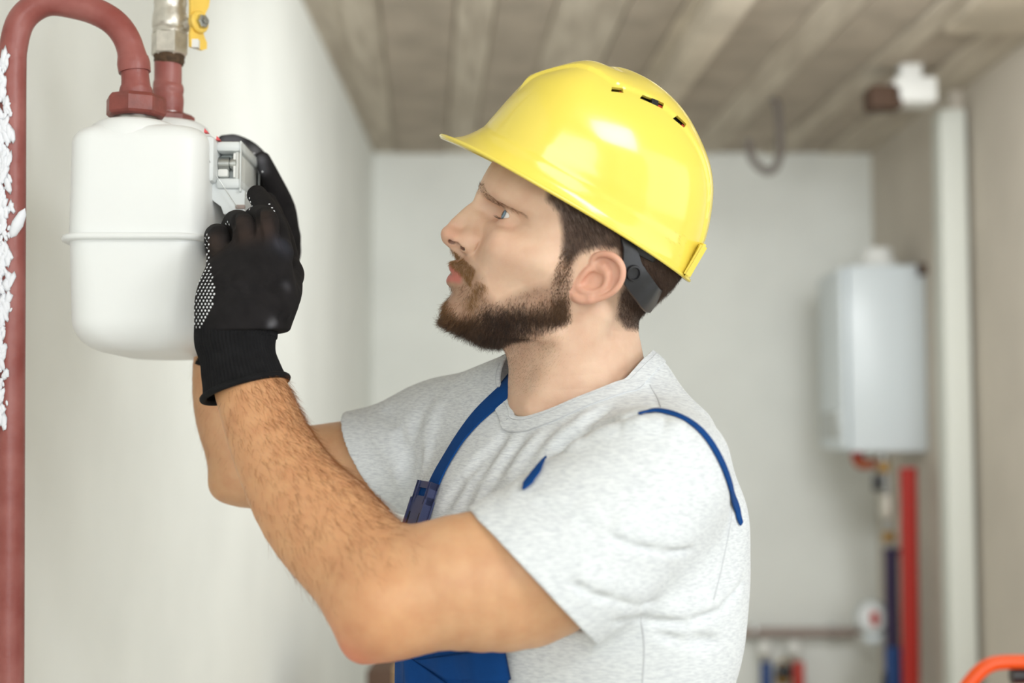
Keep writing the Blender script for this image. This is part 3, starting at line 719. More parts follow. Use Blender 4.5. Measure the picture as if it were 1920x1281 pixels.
# ------------------------------------------------------------------ skin
def skin_mat():
    m = bpy.data.materials.new('skin'); m.use_nodes = True; nt = m.node_tree; b = nt.nodes['Principled BSDF']
    at = nt.nodes.new('ShaderNodeVertexColor'); at.layer_name = 'tint'
    tc = nt.nodes.new('ShaderNodeTexCoord')
    n = nt.nodes.new('ShaderNodeTexNoise'); n.inputs['Scale'].default_value = 55; n.inputs['Detail'].default_value = 6; nt.links.new(tc.outputs['Object'], n.inputs[0])
    mx = nt.nodes.new('ShaderNodeMix'); mx.data_type = 'RGBA'; mx.blend_type = 'MULTIPLY'; mx.inputs[0].default_value = 1
    rp = nt.nodes.new('ShaderNodeValToRGB'); rp.color_ramp.elements[0].position = .3; rp.color_ramp.elements[1].position = .7
    rp.color_ramp.elements[0].color = (.90, .82, .80, 1); rp.color_ramp.elements[1].color = (1, 1, 1, 1)
    nt.links.new(n.outputs[0], rp.inputs[0]); nt.links.new(at.outputs[0], mx.inputs[6]); nt.links.new(rp.outputs[0], mx.inputs[7]); nt.links.new(mx.outputs[2], b.inputs['Base Color'])
    b.inputs['Roughness'].default_value = .48; b.inputs['Specular IOR Level'].default_value = .38
    b.inputs['Subsurface Weight'].default_value = .25; b.inputs['Subsurface Radius'].default_value = (1, .35, .15); b.inputs['Subsurface Scale'].default_value = .004
    n2 = nt.nodes.new('ShaderNodeTexNoise'); n2.inputs['Scale'].default_value = 700; n2.inputs['Detail'].default_value = 3; nt.links.new(tc.outputs['Object'], n2.inputs[0])
    bp = nt.nodes.new('ShaderNodeBump'); bp.inputs['Strength'].default_value = .12; bp.inputs['Distance'].default_value = .001
    nt.links.new(n2.outputs[0], bp.inputs['Height']); nt.links.new(bp.outputs[0], b.inputs['Normal'])
    return m
M['skin'] = skin_mat()
SKIN = np.array(srgb(223, 190, 164)[:3]); RED = np.array(srgb(222, 122, 104)[:3]); LIP = np.array(srgb(196, 116, 106)[:3]); STUB = np.array(srgb(120, 84, 62)[:3])
def blend(c, t, w_): return c * (1 - w_[:, None]) + t * w_[:, None]
def inpoly(x, y, poly):
    ins = np.zeros(len(x), bool); n = len(poly)
    for i in range(n):
        (ax, ay), (bx, by) = poly[i], poly[(i + 1) % n]
        c = (ay > y) != (by > y); ins ^= c & (x < (bx - ax) * (y - ay) / (by - ay + 1e-12) + ax)
    return ins
def polydist(x, y, poly):
    d = np.full(len(x), 1e9); n = len(poly)
    for i in range(n):
        a, b = np.array(poly[i], float), np.array(poly[(i + 1) % n], float); ba = b - a
        t = np.clip(((x - a[0]) * ba[0] + (y - a[1]) * ba[1]) / (ba @ ba), 0, 1)
        d = np.minimum(d, np.hypot(x - a[0] - t * ba[0], y - a[1] - t * ba[1]))
    return np.where(inpoly(x, y, poly), d, -d)      # positive inside
def hpoly(pts, l): return [tuple(hp(a, b, l)[:2]) for a, b in pts]

PERSON = empty('person', np.array([.06, 1.36, 0.]), 'bearded person in grey t-shirt and blue bib straps, arms raised to the gas meter', 'person')
zcut = float(P(1080, 815, 1.38)[2])
lo = np.array([-.07, 1.20, zcut]); hi = np.array([.20, 1.50, 1.86])
HV, HQ = surface(lambda p: np.maximum(skin_head(p), zcut + .004 - p[:, 2]), lo, hi, .0009 / Q)
hq = to_head(HV.astype(f4)); al = np.abs(hq[:, 2])
beard_poly = hpoly([(838, 480), (862, 474), (880, 486), (905, 520), (912, 548), (930, 566), (985, 540), (1022, 530), (1040, 505), (1052, 470), (1050, 400), (1080, 400), (1085, 470), (1068, 500), (1062, 560), (1066, 598), (1040, 616), (980, 640), (930, 654), (860, 660), (800, 620), (800, 560), (822, 548)], 45)
bd = polydist(hq[:, 0], hq[:, 1], beard_poly)
hair_poly = hpoly([(1035, 300), (1022, 375), (1045, 400), (1052, 440), (1050, 480), (1064, 500), (1090, 474), (1120, 466), (1150, 468), (1178, 490), (1184, 520), (1166, 552), (1165, 600), (1188, 625), (1300, 640), (1330, 300)], 68)
hd = polydist(hq[:, 0], hq[:, 1], hair_poly)
ear_m = (ear_field(hq.astype(f4)) < 1.2) & (al > 60)
col = np.tile(SKIN, (len(HV), 1))
g = lambda c, s: np.exp(-((hq[:, 0] - c[0]) / s[0]) ** 2 - ((hq[:, 1] - c[1]) / s[1]) ** 2)
col = blend(col, RED, .22 * g((128, -12), (12, 12)) * (al < 20))
col = blend(col, RED, .10 * g((85, -2), (24, 14)))
col = blend(col, RED, .30 * ear_m)
col = blend(col, RED, .15 * g((EYE[0] + 6, EYE[1] - 8), (12, 5)) * (al < 55))
sd = np.clip((bd + 4) / 9, 0, 1); col = blend(col, STUB, .55 * sd * ~ear_m * (hq[:, 1] > -125))
hs_ = np.clip((hd + 2) / 6, 0, 1); col = blend(col, np.array(srgb(62, 44, 36)[:3]), .85 * hs_ * ~ear_m)
lipm = np.maximum(np.exp(-((hq[:, 1] + 40.0 + al * .17) / 4.0) ** 4), np.exp(-((hq[:, 1] + 53.0 - al * .30) / 5.2) ** 4)) * np.clip((27 - al) / 4, 0, 1) * (hq[:, 0] > 91)
lipm *= (hq[:, 1] < -35.5 - al * .28) * (hq[:, 1] > -59)
col = blend(col, LIP, .9 * lipm)
inm = (lipm > .2) & (np.abs(hq[:, 1] + 46.2 - al * .03) < 2.0) & (hq[:, 0] < 108 - al * .55)
col = blend(col, np.array(srgb(70, 28, 26)[:3]), .9 * inm)
nos = ((cap(np.stack([hq[:, 0], hq[:, 1], al], 1).astype(f4), (124.6, -18.8, 8.2), (111.5, -17.9, 13.2), 2.9, 3.3) < .5) & (hq[:, 1] > -24.5))
col = blend(col, np.array(srgb(96, 44, 36)[:3]), .6 * nos)
me = mesh_np('body', HV, HQ); set_color(me, col)
BODY = link('body', me, M['skin'], PERSON)

# ------------------------------------------------------------------ eyes
def eye_mat():
    m = bpy.data.materials.new('eyeball'); m.use_nodes = True; nt = m.node_tree; b = nt.nodes['Principled BSDF']
    tc = nt.nodes.new('ShaderNodeTexCoord'); sp = nt.nodes.new('ShaderNodeSeparateXYZ'); nt.links.new(tc.outputs['Object'], sp.inputs[0])
    ln = nt.nodes.new('ShaderNodeVectorMath'); ln.operation = 'NORMALIZE'; nt.links.new(tc.outputs['Object'], ln.inputs[0]); nt.links.new(ln.outputs[0], sp.inputs[0])
    ac = nt.nodes.new('ShaderNodeMath'); ac.operation = 'ARCCOSINE'; nt.links.new(sp.outputs[2], ac.inputs[0])
    r = nt.nodes.new('ShaderNodeValToRGB'); nt.links.new(ac.outputs[0], r.inputs[0]); e = r.color_ramp.elements
    e[0].position = 0; e[0].color = (.004, .004, .005, 1); e[1].position = 1; e[1].color = srgb(226, 216, 212)
    for p_, c in ((.17, (.004, .004, .005, 1)), (.20, srgb(92, 112, 128)), (.36, srgb(120, 146, 164)), (.46, srgb(62, 78, 92)), (.52, srgb(206, 200, 198)), (.62, srgb(232, 226, 222))):
        q = e.new(p_); q.color = c
    nt.links.new(r.outputs[0], b.inputs['Base Color']); b.inputs['Roughness'].default_value = .08; b.inputs['Specular IOR Level'].default_value = .7
    return m
M['eye'] = eye_mat()
for sgn in (1, -1):
    c = H(EYE[0], EYE[1], EYE[2] * sgn)
    gaze = HF * 1.0 + HU * (-.02) + HL * (.20 if sgn > 0 else -.06)
    R = Vector((0, 0, 1)).rotation_difference(Vector(gaze)).to_matrix()
    bm = bmesh.new(); bmesh.ops.create_uvsphere(bm, u_segments=40, v_segments=28, radius=.0117)
    for v in bm.verts:      # corneal bulge
        a = math.acos(max(-1, min(1, v.co.z / .0117)))
        if a < .55: v.co *= 1 + .06 * math.cos(a / .55 * math.pi / 2)
    me = bpy.data.meshes.new('eyeball'); bm.to_mesh(me); bm.free()
    o = link('eyeball', me, M['eye'], PERSON); o.matrix_parent_inverse = Matrix.Translation(-PERSON.location)
    o.location = Vector(c); o.rotation_euler = R.to_euler()

# ------------------------------------------------------------------ hair
def hair_mat(name, c1, c2, rough=.5):
    m = bpy.data.materials.new(name); m.use_nodes = True; nt = m.node_tree; b = nt.nodes['Principled BSDF']
    hi = nt.nodes.new('ShaderNodeHairInfo'); mx = nt.nodes.new('ShaderNodeMix'); mx.data_type = 'RGBA'
    mx.inputs[6].default_value = c1; mx.inputs[7].default_value = c2; at = nt.nodes.new('ShaderNodeAttribute'); at.attribute_name = 'shade'; ad = nt.nodes.new('ShaderNodeMath'); ad.operation = 'MULTIPLY_ADD'; ad.use_clamp = True; ad.inputs[1].default_value = .35
    nt.links.new(hi.outputs['Random'], ad.inputs[0]); nt.links.new(at.outputs['Fac'], ad.inputs[2]); nt.links.new(ad.outputs[0], mx.inputs[0]); nt.links.new(mx.outputs[2], b.inputs['Base Color'])
    b.inputs['Roughness'].default_value = rough; b.inputs['Specular IOR Level'].default_value = .35
    return m
def strands(name, roots, nrm, dirs, length, rad, m, curl=.15, n=5, lift=.35, label=None, parent=None, seed=1, shade=None, wave=0.):
    """roots/nrm/dirs Nx3 (metres), length N : short hairs leaving the skin and bending into dirs"""
    rg = np.random.default_rng(seed); N = len(roots)
    d = dirs - nrm * (dirs * nrm).sum(1, keepdims=True) * .85
    d /= np.linalg.norm(d, axis=1, keepdims=True) + 1e-9
    jit = rg.normal(0, curl, (N, 3)); start = nrm * lift + d * (1 - lift) + jit * .5
    start /= np.linalg.norm(start, axis=1, keepdims=True)
    end = d + jit + nrm * lift * .25; end /= np.linalg.norm(end, axis=1, keepdims=True)
    pts = np.zeros((N, n, 3)); p = roots - nrm * .0004; pts[:, 0] = p
    for k in range(1, n):
        u = (k - .5) / (n - 1); v = start * (1 - u) + end * u; v /= np.linalg.norm(v, axis=1, keepdims=True)
        p = p + v * (length / (n - 1))[:, None]; pts[:, k] = p
    if wave:
        wv = rg.normal(0, 1, (N, 3)); wv -= d * (wv * d).sum(1, keepdims=True); tq_ = np.linspace(0, 1, n)
        pts += wv[:, None] * (length * wave)[:, None, None] * (np.sin(tq_ * np.pi * 1.3) * tq_)[None, :, None]
    cu = bpy.data.hair_curves.new(name); cu.add_curves([n] * N)
    cu.position_data.foreach_set('vector', pts.astype(f4).ravel())
    ra = cu.attributes.get('radius') or cu.attributes.new('radius', 'FLOAT', 'POINT')
    prof = np.linspace(1, .35, n); ra.data.foreach_set('value', (rad * prof[None] * rg.uniform(.7, 1.2, (N, 1))).astype(f4).ravel())
    sa = cu.attributes.new('shade', 'FLOAT', 'CURVE'); sa.data.foreach_set('value', (np.full(N, .3) if shade is None else shade).astype(f4))
    o = bpy.data.objects.new(name, cu); COL.objects.link(o); cu.materials.append(m)
    parent = parent or PERSON
    o.parent = parent; o.matrix_parent_inverse = root_inv(parent); o['kind'] = 'stuff'
    if label: o['label'] = label
    return o
HN = normals_of(skin_head, HV)
def sample(weight, count, seed):
    rg = np.random.default_rng(seed); w_ = np.clip(weight, 0, None).astype(float); c = np.cumsum(w_); c /= c[-1]
    i = np.searchsorted(c, rg.random(count)); j = np.clip(i, 0, len(w_) - 1)
    return j, rg
def along(d, h, l, idx):
    """direction vectors in world from head-frame components; l is outward on either side"""
    sg = np.sign(hq[idx, 2]); return d[:, None] * HF + h[:, None] * HU + (l * sg)[:, None] * HL
side_near = np.where(hq[:, 2] > -20, 1.0, .25)
hairM = hair_mat('hair_brown', srgb(48, 34, 28), srgb(86, 64, 50), .45)
beardM = hair_mat('beard_brown', srgb(46, 33, 28), srgb(158, 116, 76), .45)
browM = hair_mat('brow_brown', srgb(90, 58, 42), srgb(128, 90, 66), .5)
tacheM = hair_mat('moustache_brown', srgb(120, 84, 52), srgb(176, 138, 92), .5)
# scalp: short sides, longer above
wgt = np.clip((hd + 1.5) / 7, 0, 1) * ~ear_m * side_near * (hq[:, 1] < 92)
wgt *= 1 - (ear_field(hq.astype(f4)) < 3.0) * .0
j, rg = sample(wgt, 15000, 11); q = hq[j]
D = along(-.55 - .25 * np.clip((q[:, 1] - 20) / 40, -1, 1), np.where(q[:, 0] > 20, -.75, -.55), np.zeros(len(j)), j)
ln = np.interp(hd[j], [0, 6, 25], [.004, .006, .011]) * rg.uniform(.7, 1.2, len(j)); ln = np.where(q[:, 1] < 5, ln * .6, ln)
strands('hair', HV[j], HN[j], D, ln, .00009, hairM, curl=.12, lift=.30, label='short brown hair', seed=12)
# beard
full = hpoly([(826, 560), (840, 582), (868, 598), (892, 594), (906, 572), (922, 574), (960, 572), (1020, 570), (1055, 560), (1062, 600), (1000, 622), (930, 656), (850, 655), (800, 610)], 40)
fd = polydist(hq[:, 0], hq[:, 1], full)
lipz = lipm > .06
soul = (np.abs(hq[:, 1] + 60) < 7) & (al < 24) & (al > 7)
wgt = np.clip((bd + 2) / 16, 0, 1) * .45 + np.clip((fd + 8) / 18, 0, 1) ** 1.5 * 1.7
sbp = hpoly([(1040, 462), (1072, 470), (1070, 520), (1068, 600), (1046, 606), (1034, 560), (1040, 520)], 66)
sb_ = np.clip((polydist(hq[:, 0], hq[:, 1], sbp) + 3) / 7, 0, 1) * (hq[:, 2] > 0); wgt = wgt + 2.4 * sb_
chin_skin = polydist(hq[:, 0], hq[:, 1], hpoly([(836, 540), (860, 545), (898, 548), (900, 575), (885, 590), (860, 590), (842, 572)], 25)); wgt *= 1 - .8 * np.clip((chin_skin + 5) / 12, 0, 1)
wgt *= (bd > -3) * ~lipz * ~ear_m * side_near * (1 - .8 * soul) * (hq[:, 1] > -112)
tz = (hq[:, 1] > -48) & (hq[:, 0] > 88)
wgt = np.where(tz, 0, wgt)
j, rg = sample(wgt, 19000, 21); q = hq[j]; la = al[j]
front = np.clip((q[:, 0] - 55) / 40, 0, 1)
D = along(.15 + .35 * front * np.clip((q[:, 1] + 80) / -10, -.5, 1) - .5 * (1 - front), -1 + .35 * front, .12 - .1 * front, j)
ln = np.interp(fd[j], [-8, 0, 9], [.0045, .008, .0125]) * rg.uniform(.65, 1.25, len(j)) * (1 - .35 * (q[:, 0] < 40))
strands('beard', HV[j], HN[j], D, ln, .00010, beardM, curl=.34, n=7, lift=.40, wave=.13, shade=np.clip(-.15 + .55 * np.clip((q[:, 0] - 62) / 35, 0, 1) * np.clip((q[:, 1] + 100) / 25, 0, 1) + .25 * np.clip((q[:, 1] + 60) / 30, 0, 1), -.3, .8), label='short full brown beard', seed=22)
# stubble below the jaw line
np_ = hpoly([(938, 645), (1000, 620), (1060, 600), (1075, 640), (1060, 690), (1010, 740), (960, 745), (945, 680)], 40)
w2 = np.clip((polydist(hq[:, 0], hq[:, 1], np_) + 2) / 14, 0, 1) * np.clip(1.2 - np.abs(hq[:, 0] - 25) / 60, .2, 1) * (hq[:, 2] > -10)
j, rg = sample(w2, 2600, 25)
strands('neck_stubble', HV[j], HN[j], along(.2 * np.ones(len(j)), -np.ones(len(j)), np.zeros(len(j)), j), rg.uniform(.0012, .0028, len(j)), .00006, beardM, curl=.2, n=3, lift=.3, label='short stubble on the throat', seed=26)
# moustache
tpoly = hpoly([(836, 472), (858, 470), (872, 482), (896, 500), (910, 525), (916, 560), (900, 556), (888, 532), (872, 512), (852, 496), (834, 486)], 12)
td = polydist(hq[:, 0], hq[:, 1], tpoly)
mus = (hq[:, 1] < -25 - .18 * al) & (hq[:, 1] > -35.5 - al * .36) & (al < 33) & (hq[:, 0] > 80) & ~lipz
mus2 = np.exp(-((hq[:, 0] - 84) / 4.5) ** 2) * (hq[:, 1] < -40) * np.clip((hq[:, 1] + 72) / 8, 0, 1) * (al > 26) * ~lipz
wgt = (mus * 1.0 + mus2 * .6) * side_near * np.where(al < 3, .5, 1)
j, rg = sample(wgt, 3200, 31); la = al[j]
D = along(.10 - .6 * np.clip(la / 20, 0, 1), -.75 * np.ones(len(j)), .25 + .5 * np.clip(la / 12, 0, 1), j)
strands('moustache', HV[j], HN[j], D, rg.uniform(.004, .0075, len(j)), .00010, tacheM, curl=.2, lift=.25, label='light brown moustache', seed=32)
# brows
for sgn in (1, -1):
    line = np.array([hp(903, 357, 8), hp(912, 360, 15), hp(926, 367, 24), hp(942, 377, 34), (hp(962, 388, 43)), hp(984, 402, 51)], float)
    line = line * np.array([1, 1, sgn]); L_ = spline(line, 60)
    dist = np.full(len(hq), 99.); arg = np.zeros(len(hq), int); cand = np.nonzero((np.abs(hq[:, 1] - 35) < 14) & (hq[:, 0] > 66))[0]
    dd = np.linalg.norm(hq[cand][:, None] - L_[None], axis=2); dist[cand] = dd.min(1); arg[cand] = dd.argmin(1)
    dd2 = np.abs(hq[:, 1] - L_[arg][:, 1])
    wgt = (dist < 9) * np.exp(-(dd2 / np.interp(arg, [0, 15, 40, 59], [3.4, 4.4, 3.4, 1.6])) ** 2) * np.interp(arg, [0, 8, 40, 59], [.45, 1, .8, .3])
    j, rg = sample(wgt, 950, 41); tdir = np.gradient(L_, axis=0)[arg[j]]; tdir /= np.linalg.norm(tdir, axis=1, keepdims=True)
    D = (tdir @ HB.T) + HU * np.interp(arg[j], [0, 12, 40], [.9, .45, -.1])[:, None]
    strands('eyebrow', HV[j], HN[j], D, rg.uniform(.003, .0065, len(j)), .00008, browM, curl=.14, lift=.22, seed=42)
# lashes
for sgn in (1, -1):
    rt_, dr = [], []
    rg = np.random.default_rng(51)
    for k in range(110):
        azd = rg.uniform(-34, 50); s0 = max(0, 1 - ((azd - 8) / 60) ** 2)
        upr = k < 75
        eld = math.radians((21 * s0 ** .6 - 2) if upr else (-25 * s0 ** .7 - 2)); a_ = math.radians(azd)
        u = np.array([math.cos(eld) * math.cos(a_), math.sin(eld), math.cos(eld) * math.sin(a_)])
        rt_.append(H(*( (EYE + u * 13.3) * np.array([1, 1, sgn])))); dv = u * np.array([1, 1, sgn]) + np.array([.25, .45 if upr else -.6, 0]); dr.append(HB @ dv)
    rt_, dr = np.array(rt_), np.array(dr); dr /= np.linalg.norm(dr, axis=1, keepdims=True)
    strands('eyelashes', rt_, dr, dr + HU * .3, rg.uniform(.004, .008, len(rt_)), .00008, hairM, curl=.08, lift=.5, seed=52)

# ------------------------------------------------------------------ hard hat
_hp = math.radians(29.5); _hr = math.radians(11); _hy = math.radians(4)
KF = math.cos(_hp) * np.array([-math.cos(_hy), -math.sin(_hy), 0]) + math.sin(_hp) * _z
_ku = -math.sin(_hp) * np.array([-math.cos(_hy), -math.sin(_hy), 0]) + math.cos(_hp) * _z
_lk = np.array([math.sin(_hy), -math.cos(_hy), 0]); KL = math.cos(_hr) * _lk - math.sin(_hr) * _ku; KU = math.cos(_hr) * _ku + math.sin(_hr) * _lk
KO = P(1085, 402, 1.36)
KB = np.stack([KF, KU, KL], 1)
def K(d, h, l): return KO + (d * KF + h * KU + l * KL) / 1000
def kp(px, py, l=0.):
    d = ray(px, py); o = _C - KO; t = (l / 1000 - o @ KL) / (d @ KL); q = o + d * t
    return np.array([q @ KF, q @ KU, l]) * np.array([1000, 1000, 1])
def prof_(pts, n=80):
    """even steps along an outline, the peak or lip below the crease taking the first quarter"""
    p = spline(pts, 600); s = np.r_[0, np.cumsum(np.linalg.norm(np.diff(p, axis=0), axis=1))]
    sc = s[np.nonzero(p[:, 1] > rim_h + 17)[0][0]]; q = int(n * .27)
    u = np.r_[np.linspace(0, sc, q, endpoint=False), np.linspace(sc, s[-1], n - q)]
    return np.stack([np.interp(u, s, p[:, i]) for i in range(2)], 1)
APEX = kp(1128, 126)
ax_d, ax_h = APEX[0], APEX[1]
fr = [kp(a, b)[:2] for a, b in ((828, 255), (836, 257.5), (850, 259), (868, 257), (885, 251), (905, 240), (925, 218), (945, 195), (966, 172), (985, 153), (1010, 142), (1060, 131), (1100, 127), (1128, 127))]
bk = [kp(a, b)[:2] for a, b in ((1291, 526), (1296, 515), (1306, 490), (1316, 455), (1325, 420), (1331, 380), (1332, 345), (1325, 305), (1308, 262), (1285, 220), (1255, 185), (1215, 154), (1170, 133), (1128, 127))]
fr = np.array(fr) - [ax_d, 0]; bk = np.array(bk) - [ax_d, 0]
rim_h = .5 * (fr[0, 1] + bk[0, 1])
HW = 103.0
sd_ = [(HW + 2, rim_h + 6), (HW, rim_h + 9), (HW - 2.5, rim_h + 14), (HW - 4, rim_h + 20), (HW - 5, rim_h + 29), (HW - 6.5, rim_h + 45), (HW - 12, rim_h + 72), (HW - 25, rim_h + 101), (HW - 45, rim_h + 120.5), (HW - 66, ax_h - 3.4), (HW - 86, ax_h - .6), (0, ax_h)]
NT, NP = 120, 320
pf, pb, ps = prof_(fr, NT), prof_(np.c_[-bk[:, 0], bk[:, 1]], NT), prof_(sd_, NT)
ph = np.linspace(0, 2 * np.pi, NP, endpoint=False); c_, s_2 = np.cos(ph), np.sin(ph)
_tt = np.clip(np.linspace(0, 1, NT) / .35, 0, 1)[:, None]; _pw = 3.4 * (1 - _tt) + 2 * _tt; _pb = 3 * (1 - _tt) + 2 * _tt
wf = np.clip(c_, 1e-6, 1)[None] ** _pw; wb = np.clip(-c_, 1e-6, 1)[None] ** _pb; wsd = 1 - wf - wb
def hull(off=0.):
    ex = 2.06
    den = (np.abs(c_) ** ex + np.abs(s_2) ** ex) ** (1 / ex)
    cc, ss = c_ / den, s_2 / den
    rd = np.where(c_[None] > 0, pf[:, :1], pb[:, :1])
    # the peak narrows away from the middle
    dd = rd * cc[None]; ll = ps[:, :1] * ss[None]
    hh = pf[:, 1:] * wf + pb[:, 1:] * wb + ps[:, 1:] * wsd
    # even out the very top of the crown
    ft = np.fft.rfft(hh, axis=1); ft[:, 3:] *= np.exp(-np.arange(ft.shape[1] - 3) / 1.0)[None]; lowp = np.fft.irfft(ft, NP, axis=1)
    u = np.clip((np.linspace(0, 1, NT)[:, None] - .70) / .18, 0, 1); u = u * u * (3 - 2 * u); hh = hh * (1 - u) + lowp * u
    k_ = np.array([np.abs(dd[i]).max() for i in range(NT)])[:, None]
    ft = np.fft.rfft(dd, axis=1); ft[:, 4:] = 0; dd = dd * (1 - u) + np.fft.irfft(ft, NP, axis=1) * u
    return np.stack([dd + ax_d, hh, ll], -1)
G = hull()
# peak: pull the brim in between the middle and the sides so that it reads as a visor
# normals for relief
def gnorm(G):
    a = np.roll(G, -1, 1) - np.roll(G, 1, 1); b = np.gradient(G, axis=0); n = np.cross(a, b); n /= np.linalg.norm(n, axis=2, keepdims=True) + 1e-9
    cen = np.array([ax_d, rim_h + 30, 0]); s = np.sign((n * (G - cen)).sum(2, keepdims=True)); return n * s
Nn = gnorm(G)
dH, hH, lH = G[..., 0], G[..., 1], np.abs(G[..., 2])
sm = lambda x, a, b: np.clip((x - a) / (b - a), 0, 1) ** 2 * (3 - 2 * np.clip((x - a) / (b - a), 0, 1))
# crown ridge from the front corner over to the back
fcorner = kp(985, 153)[0]
rw = np.interp(dH, [-110, -75, -35, 0, 32, 60, fcorner - 8, fcorner + 2], [25, 31, 40, 47.5, 59, 56, 38, 34])
rid = (1 - sm(lH, rw - 2.0, rw + 1.2)) * (1 - sm(dH, fcorner - 4, fcorner + 1)) * sm(hH, rim_h + 26, rim_h + 40)
disp = rid * 2.3
Nn[-6:] = [0, 1, 0]
# side lip that fades forward under the ridge
# band above the rim: slight step
tt = np.linspace(0, 1, NT)[:, None]
band_h = rim_h + 27 + 0 * hH
disp = disp + .6 * (1 - sm(hH, band_h - 1.2, band_h + 1.2)) * sm(hH, rim_h + 3, rim_h + 8)
G2 = G + Nn * disp[..., None]
verts = (KO + (G2.reshape(-1, 3) @ KB.T) / 1000)
i, j = np.meshgrid(np.arange(NT - 1), np.arange(NP), indexing='ij'); j2 = (j + 1) % NP
quads = np.stack([i * NP + j, i * NP + j2, (i + 1) * NP + j2, (i + 1) * NP + j], -1).reshape(-1, 4)
HAT = empty('hard_hat', K(20, rim_h, 0), 'glossy yellow hard hat with vent slots on the bearded person', 'helmet')
me = mesh_np('shell', verts, quads)
bm = bmesh.new(); bm.from_mesh(me); bmesh.ops.remove_doubles(bm, verts=bm.verts[-NP:], dist=.0004); bmesh.ops.recalc_face_normals(bm, faces=bm.faces); bm.to_mesh(me); bm.free()
SHELL = link('shell', me, M['helmet'], HAT)
so = SHELL.modifiers.new('thick', 'SOLIDIFY'); so.thickness = .0026; so.offset = -1
# vent slots: cut through the step of the ridge on both sides
def shell_point(d, lsign, rowsel):
    pass
def tree_of(o):
    from mathutils.bvhtree import BVHTree
    bm = bmesh.new(); bm.from_mesh(o.data); t = BVHTree.FromBMesh(bm); bm.free(); return t
TREE = tree_of(SHELL)
cut = bmesh.new(); slots = []
for (pa, pb_) in (((1146, 167), (1169, 170)), ((1201, 181), (1245, 199)), ((1265, 219), (1286, 236))):
    A = TREE.ray_cast(Vector(_C), Vector(ray(*pa)).normalized()); B = TREE.ray_cast(Vector(_C), Vector(ray(*pb_)).normalized())
    if A[0] is None or B[0] is None: continue
    u = (B[0] - A[0]); L0 = u.length; u.normalize(); nrm = (A[1] + B[1]).normalized()
    if nrm.dot(Vector(ray(*pa))) > 0: nrm = -nrm
    nrm = (nrm - u * nrm.dot(u)).normalized(); v = nrm.cross(u).normalized(); slots.append(((A[0] + B[0]) / 2, u, v, nrm, L0))
for c, u, v, nn_, L0 in list(slots):
    q = (np.array(c) - KO) @ KB; fl = lambda w: Vector(KB @ (np.array(w) @ KB * np.array([1, 1, -1])))
    slots.append((Vector(KO + KB @ (q * np.array([1, 1, -1]))), fl(u), fl(v), fl(nn_), L0))
for c, u, v, nn_, L0 in slots:
    r_ = bmesh.ops.create_cube(cut, size=1)['verts']
    for p in r_:
        x = p.co.copy(); sk = .25 * (1 if x.y > 0 else -1) * 0
        p.co = c + u * (x.x * L0 * (1 - .10 * (x.y > 0)) + x.y * .002) + v * (x.y * .0062) + nn_ * (x.z * .03)
bmesh.ops.recalc_face_normals(cut, faces=cut.faces)
cme = bpy.data.meshes.new('cutter'); cut.to_mesh(cme); cut.free(); co = bpy.data.objects.new('cutter', cme); COL.objects.link(co)
bo = SHELL.modifiers.new('vents', 'BOOLEAN'); bo.operation = 'DIFFERENCE'; bo.object = co; bo.solver = 'EXACT'
bpy.context.view_layer.update()
dg = bpy.context.evaluated_depsgraph_get(); em = bpy.data.meshes.new_from_object(SHELL.evaluated_get(dg))
SHELL.modifiers.clear(); old = SHELL.data; SHELL.data = em; em.name = 'shell'; bpy.data.objects.remove(co); bpy.data.meshes.remove(cme)
if len(em.materials) == 0: em.materials.append(M['helmet'])
auto_smooth(SHELL, 32)
for k, (c, u, v, nn_, L0) in enumerate(slots):
    bm = bmesh.new(); r_ = bmesh.ops.create_cube(bm, size=1)['verts']
    for p in r_: x = p.co.copy(); p.co = c - nn_ * .0075 + u * (x.x * L0 * 1.25) + v * (x.y * .011) + nn_ * (x.z * .002)
    sl = from_bm('vent_slider', bm, M['dark'], HAT)
    bm = bmesh.new(); r_ = bmesh.ops.create_cube(bm, size=1)['verts']
    for p in r_: x = p.co.copy(); p.co = c - nn_ * .0045 + u * (L0 * .40 + x.x * L0 * .16) - v * .0015 + v * (x.y * .006) + nn_ * (x.z * .003)
    from_bm('red_stop', bm, M['redbit'], sl)
    if k % 3 == 1:
        for e in range(5):
            bm = bmesh.new(); r_ = bmesh.ops.create_cube(bm, size=1)['verts']
            for p in r_: x = p.co.copy(); p.co = c - nn_ * .002 + u * (L0 * (.0 + .055 * e) + x.x * .0011) + v * (x.y * .0062) + nn_ * (x.z * .005)
            from_bm('thumb_ridge', bm, M['black_plastic'], sl)
# rolled edge all round
edge = G2[0]; eP = KO + (edge @ KB.T) / 1000
V_, F_q = tube_data(np.vstack([eP, eP[:1]]), .0019, 8); link('rim_bead', mesh_np('rim_bead', V_, F_q), M['helmet'], HAT)
# accessory lug at the back corner and the peak
for (pa, sz, l) in (((1302, 488), (.007, .016, .012), 34),):
    for sg in (1, -1):
        q = kp(*pa, l); box_c = K(q[0], q[1], l * sg)
        R = Matrix(KB.tolist()); bm = bmesh.new(); r_ = bmesh.ops.create_cube(bm, size=1)['verts']
        for p in r_: x = p.co.copy(); p.co = Vector(box_c) + R @ Vector((x.x * sz[0], x.y * sz[1] * 2.2, x.z * sz[2] * 2))
        bmesh.ops.bevel(bm, geom=list(bm.edges), offset=.002, segments=2, affect='EDGES')
        auto_smooth(from_bm('accessory_lug', bm, M['helmet'], HAT))
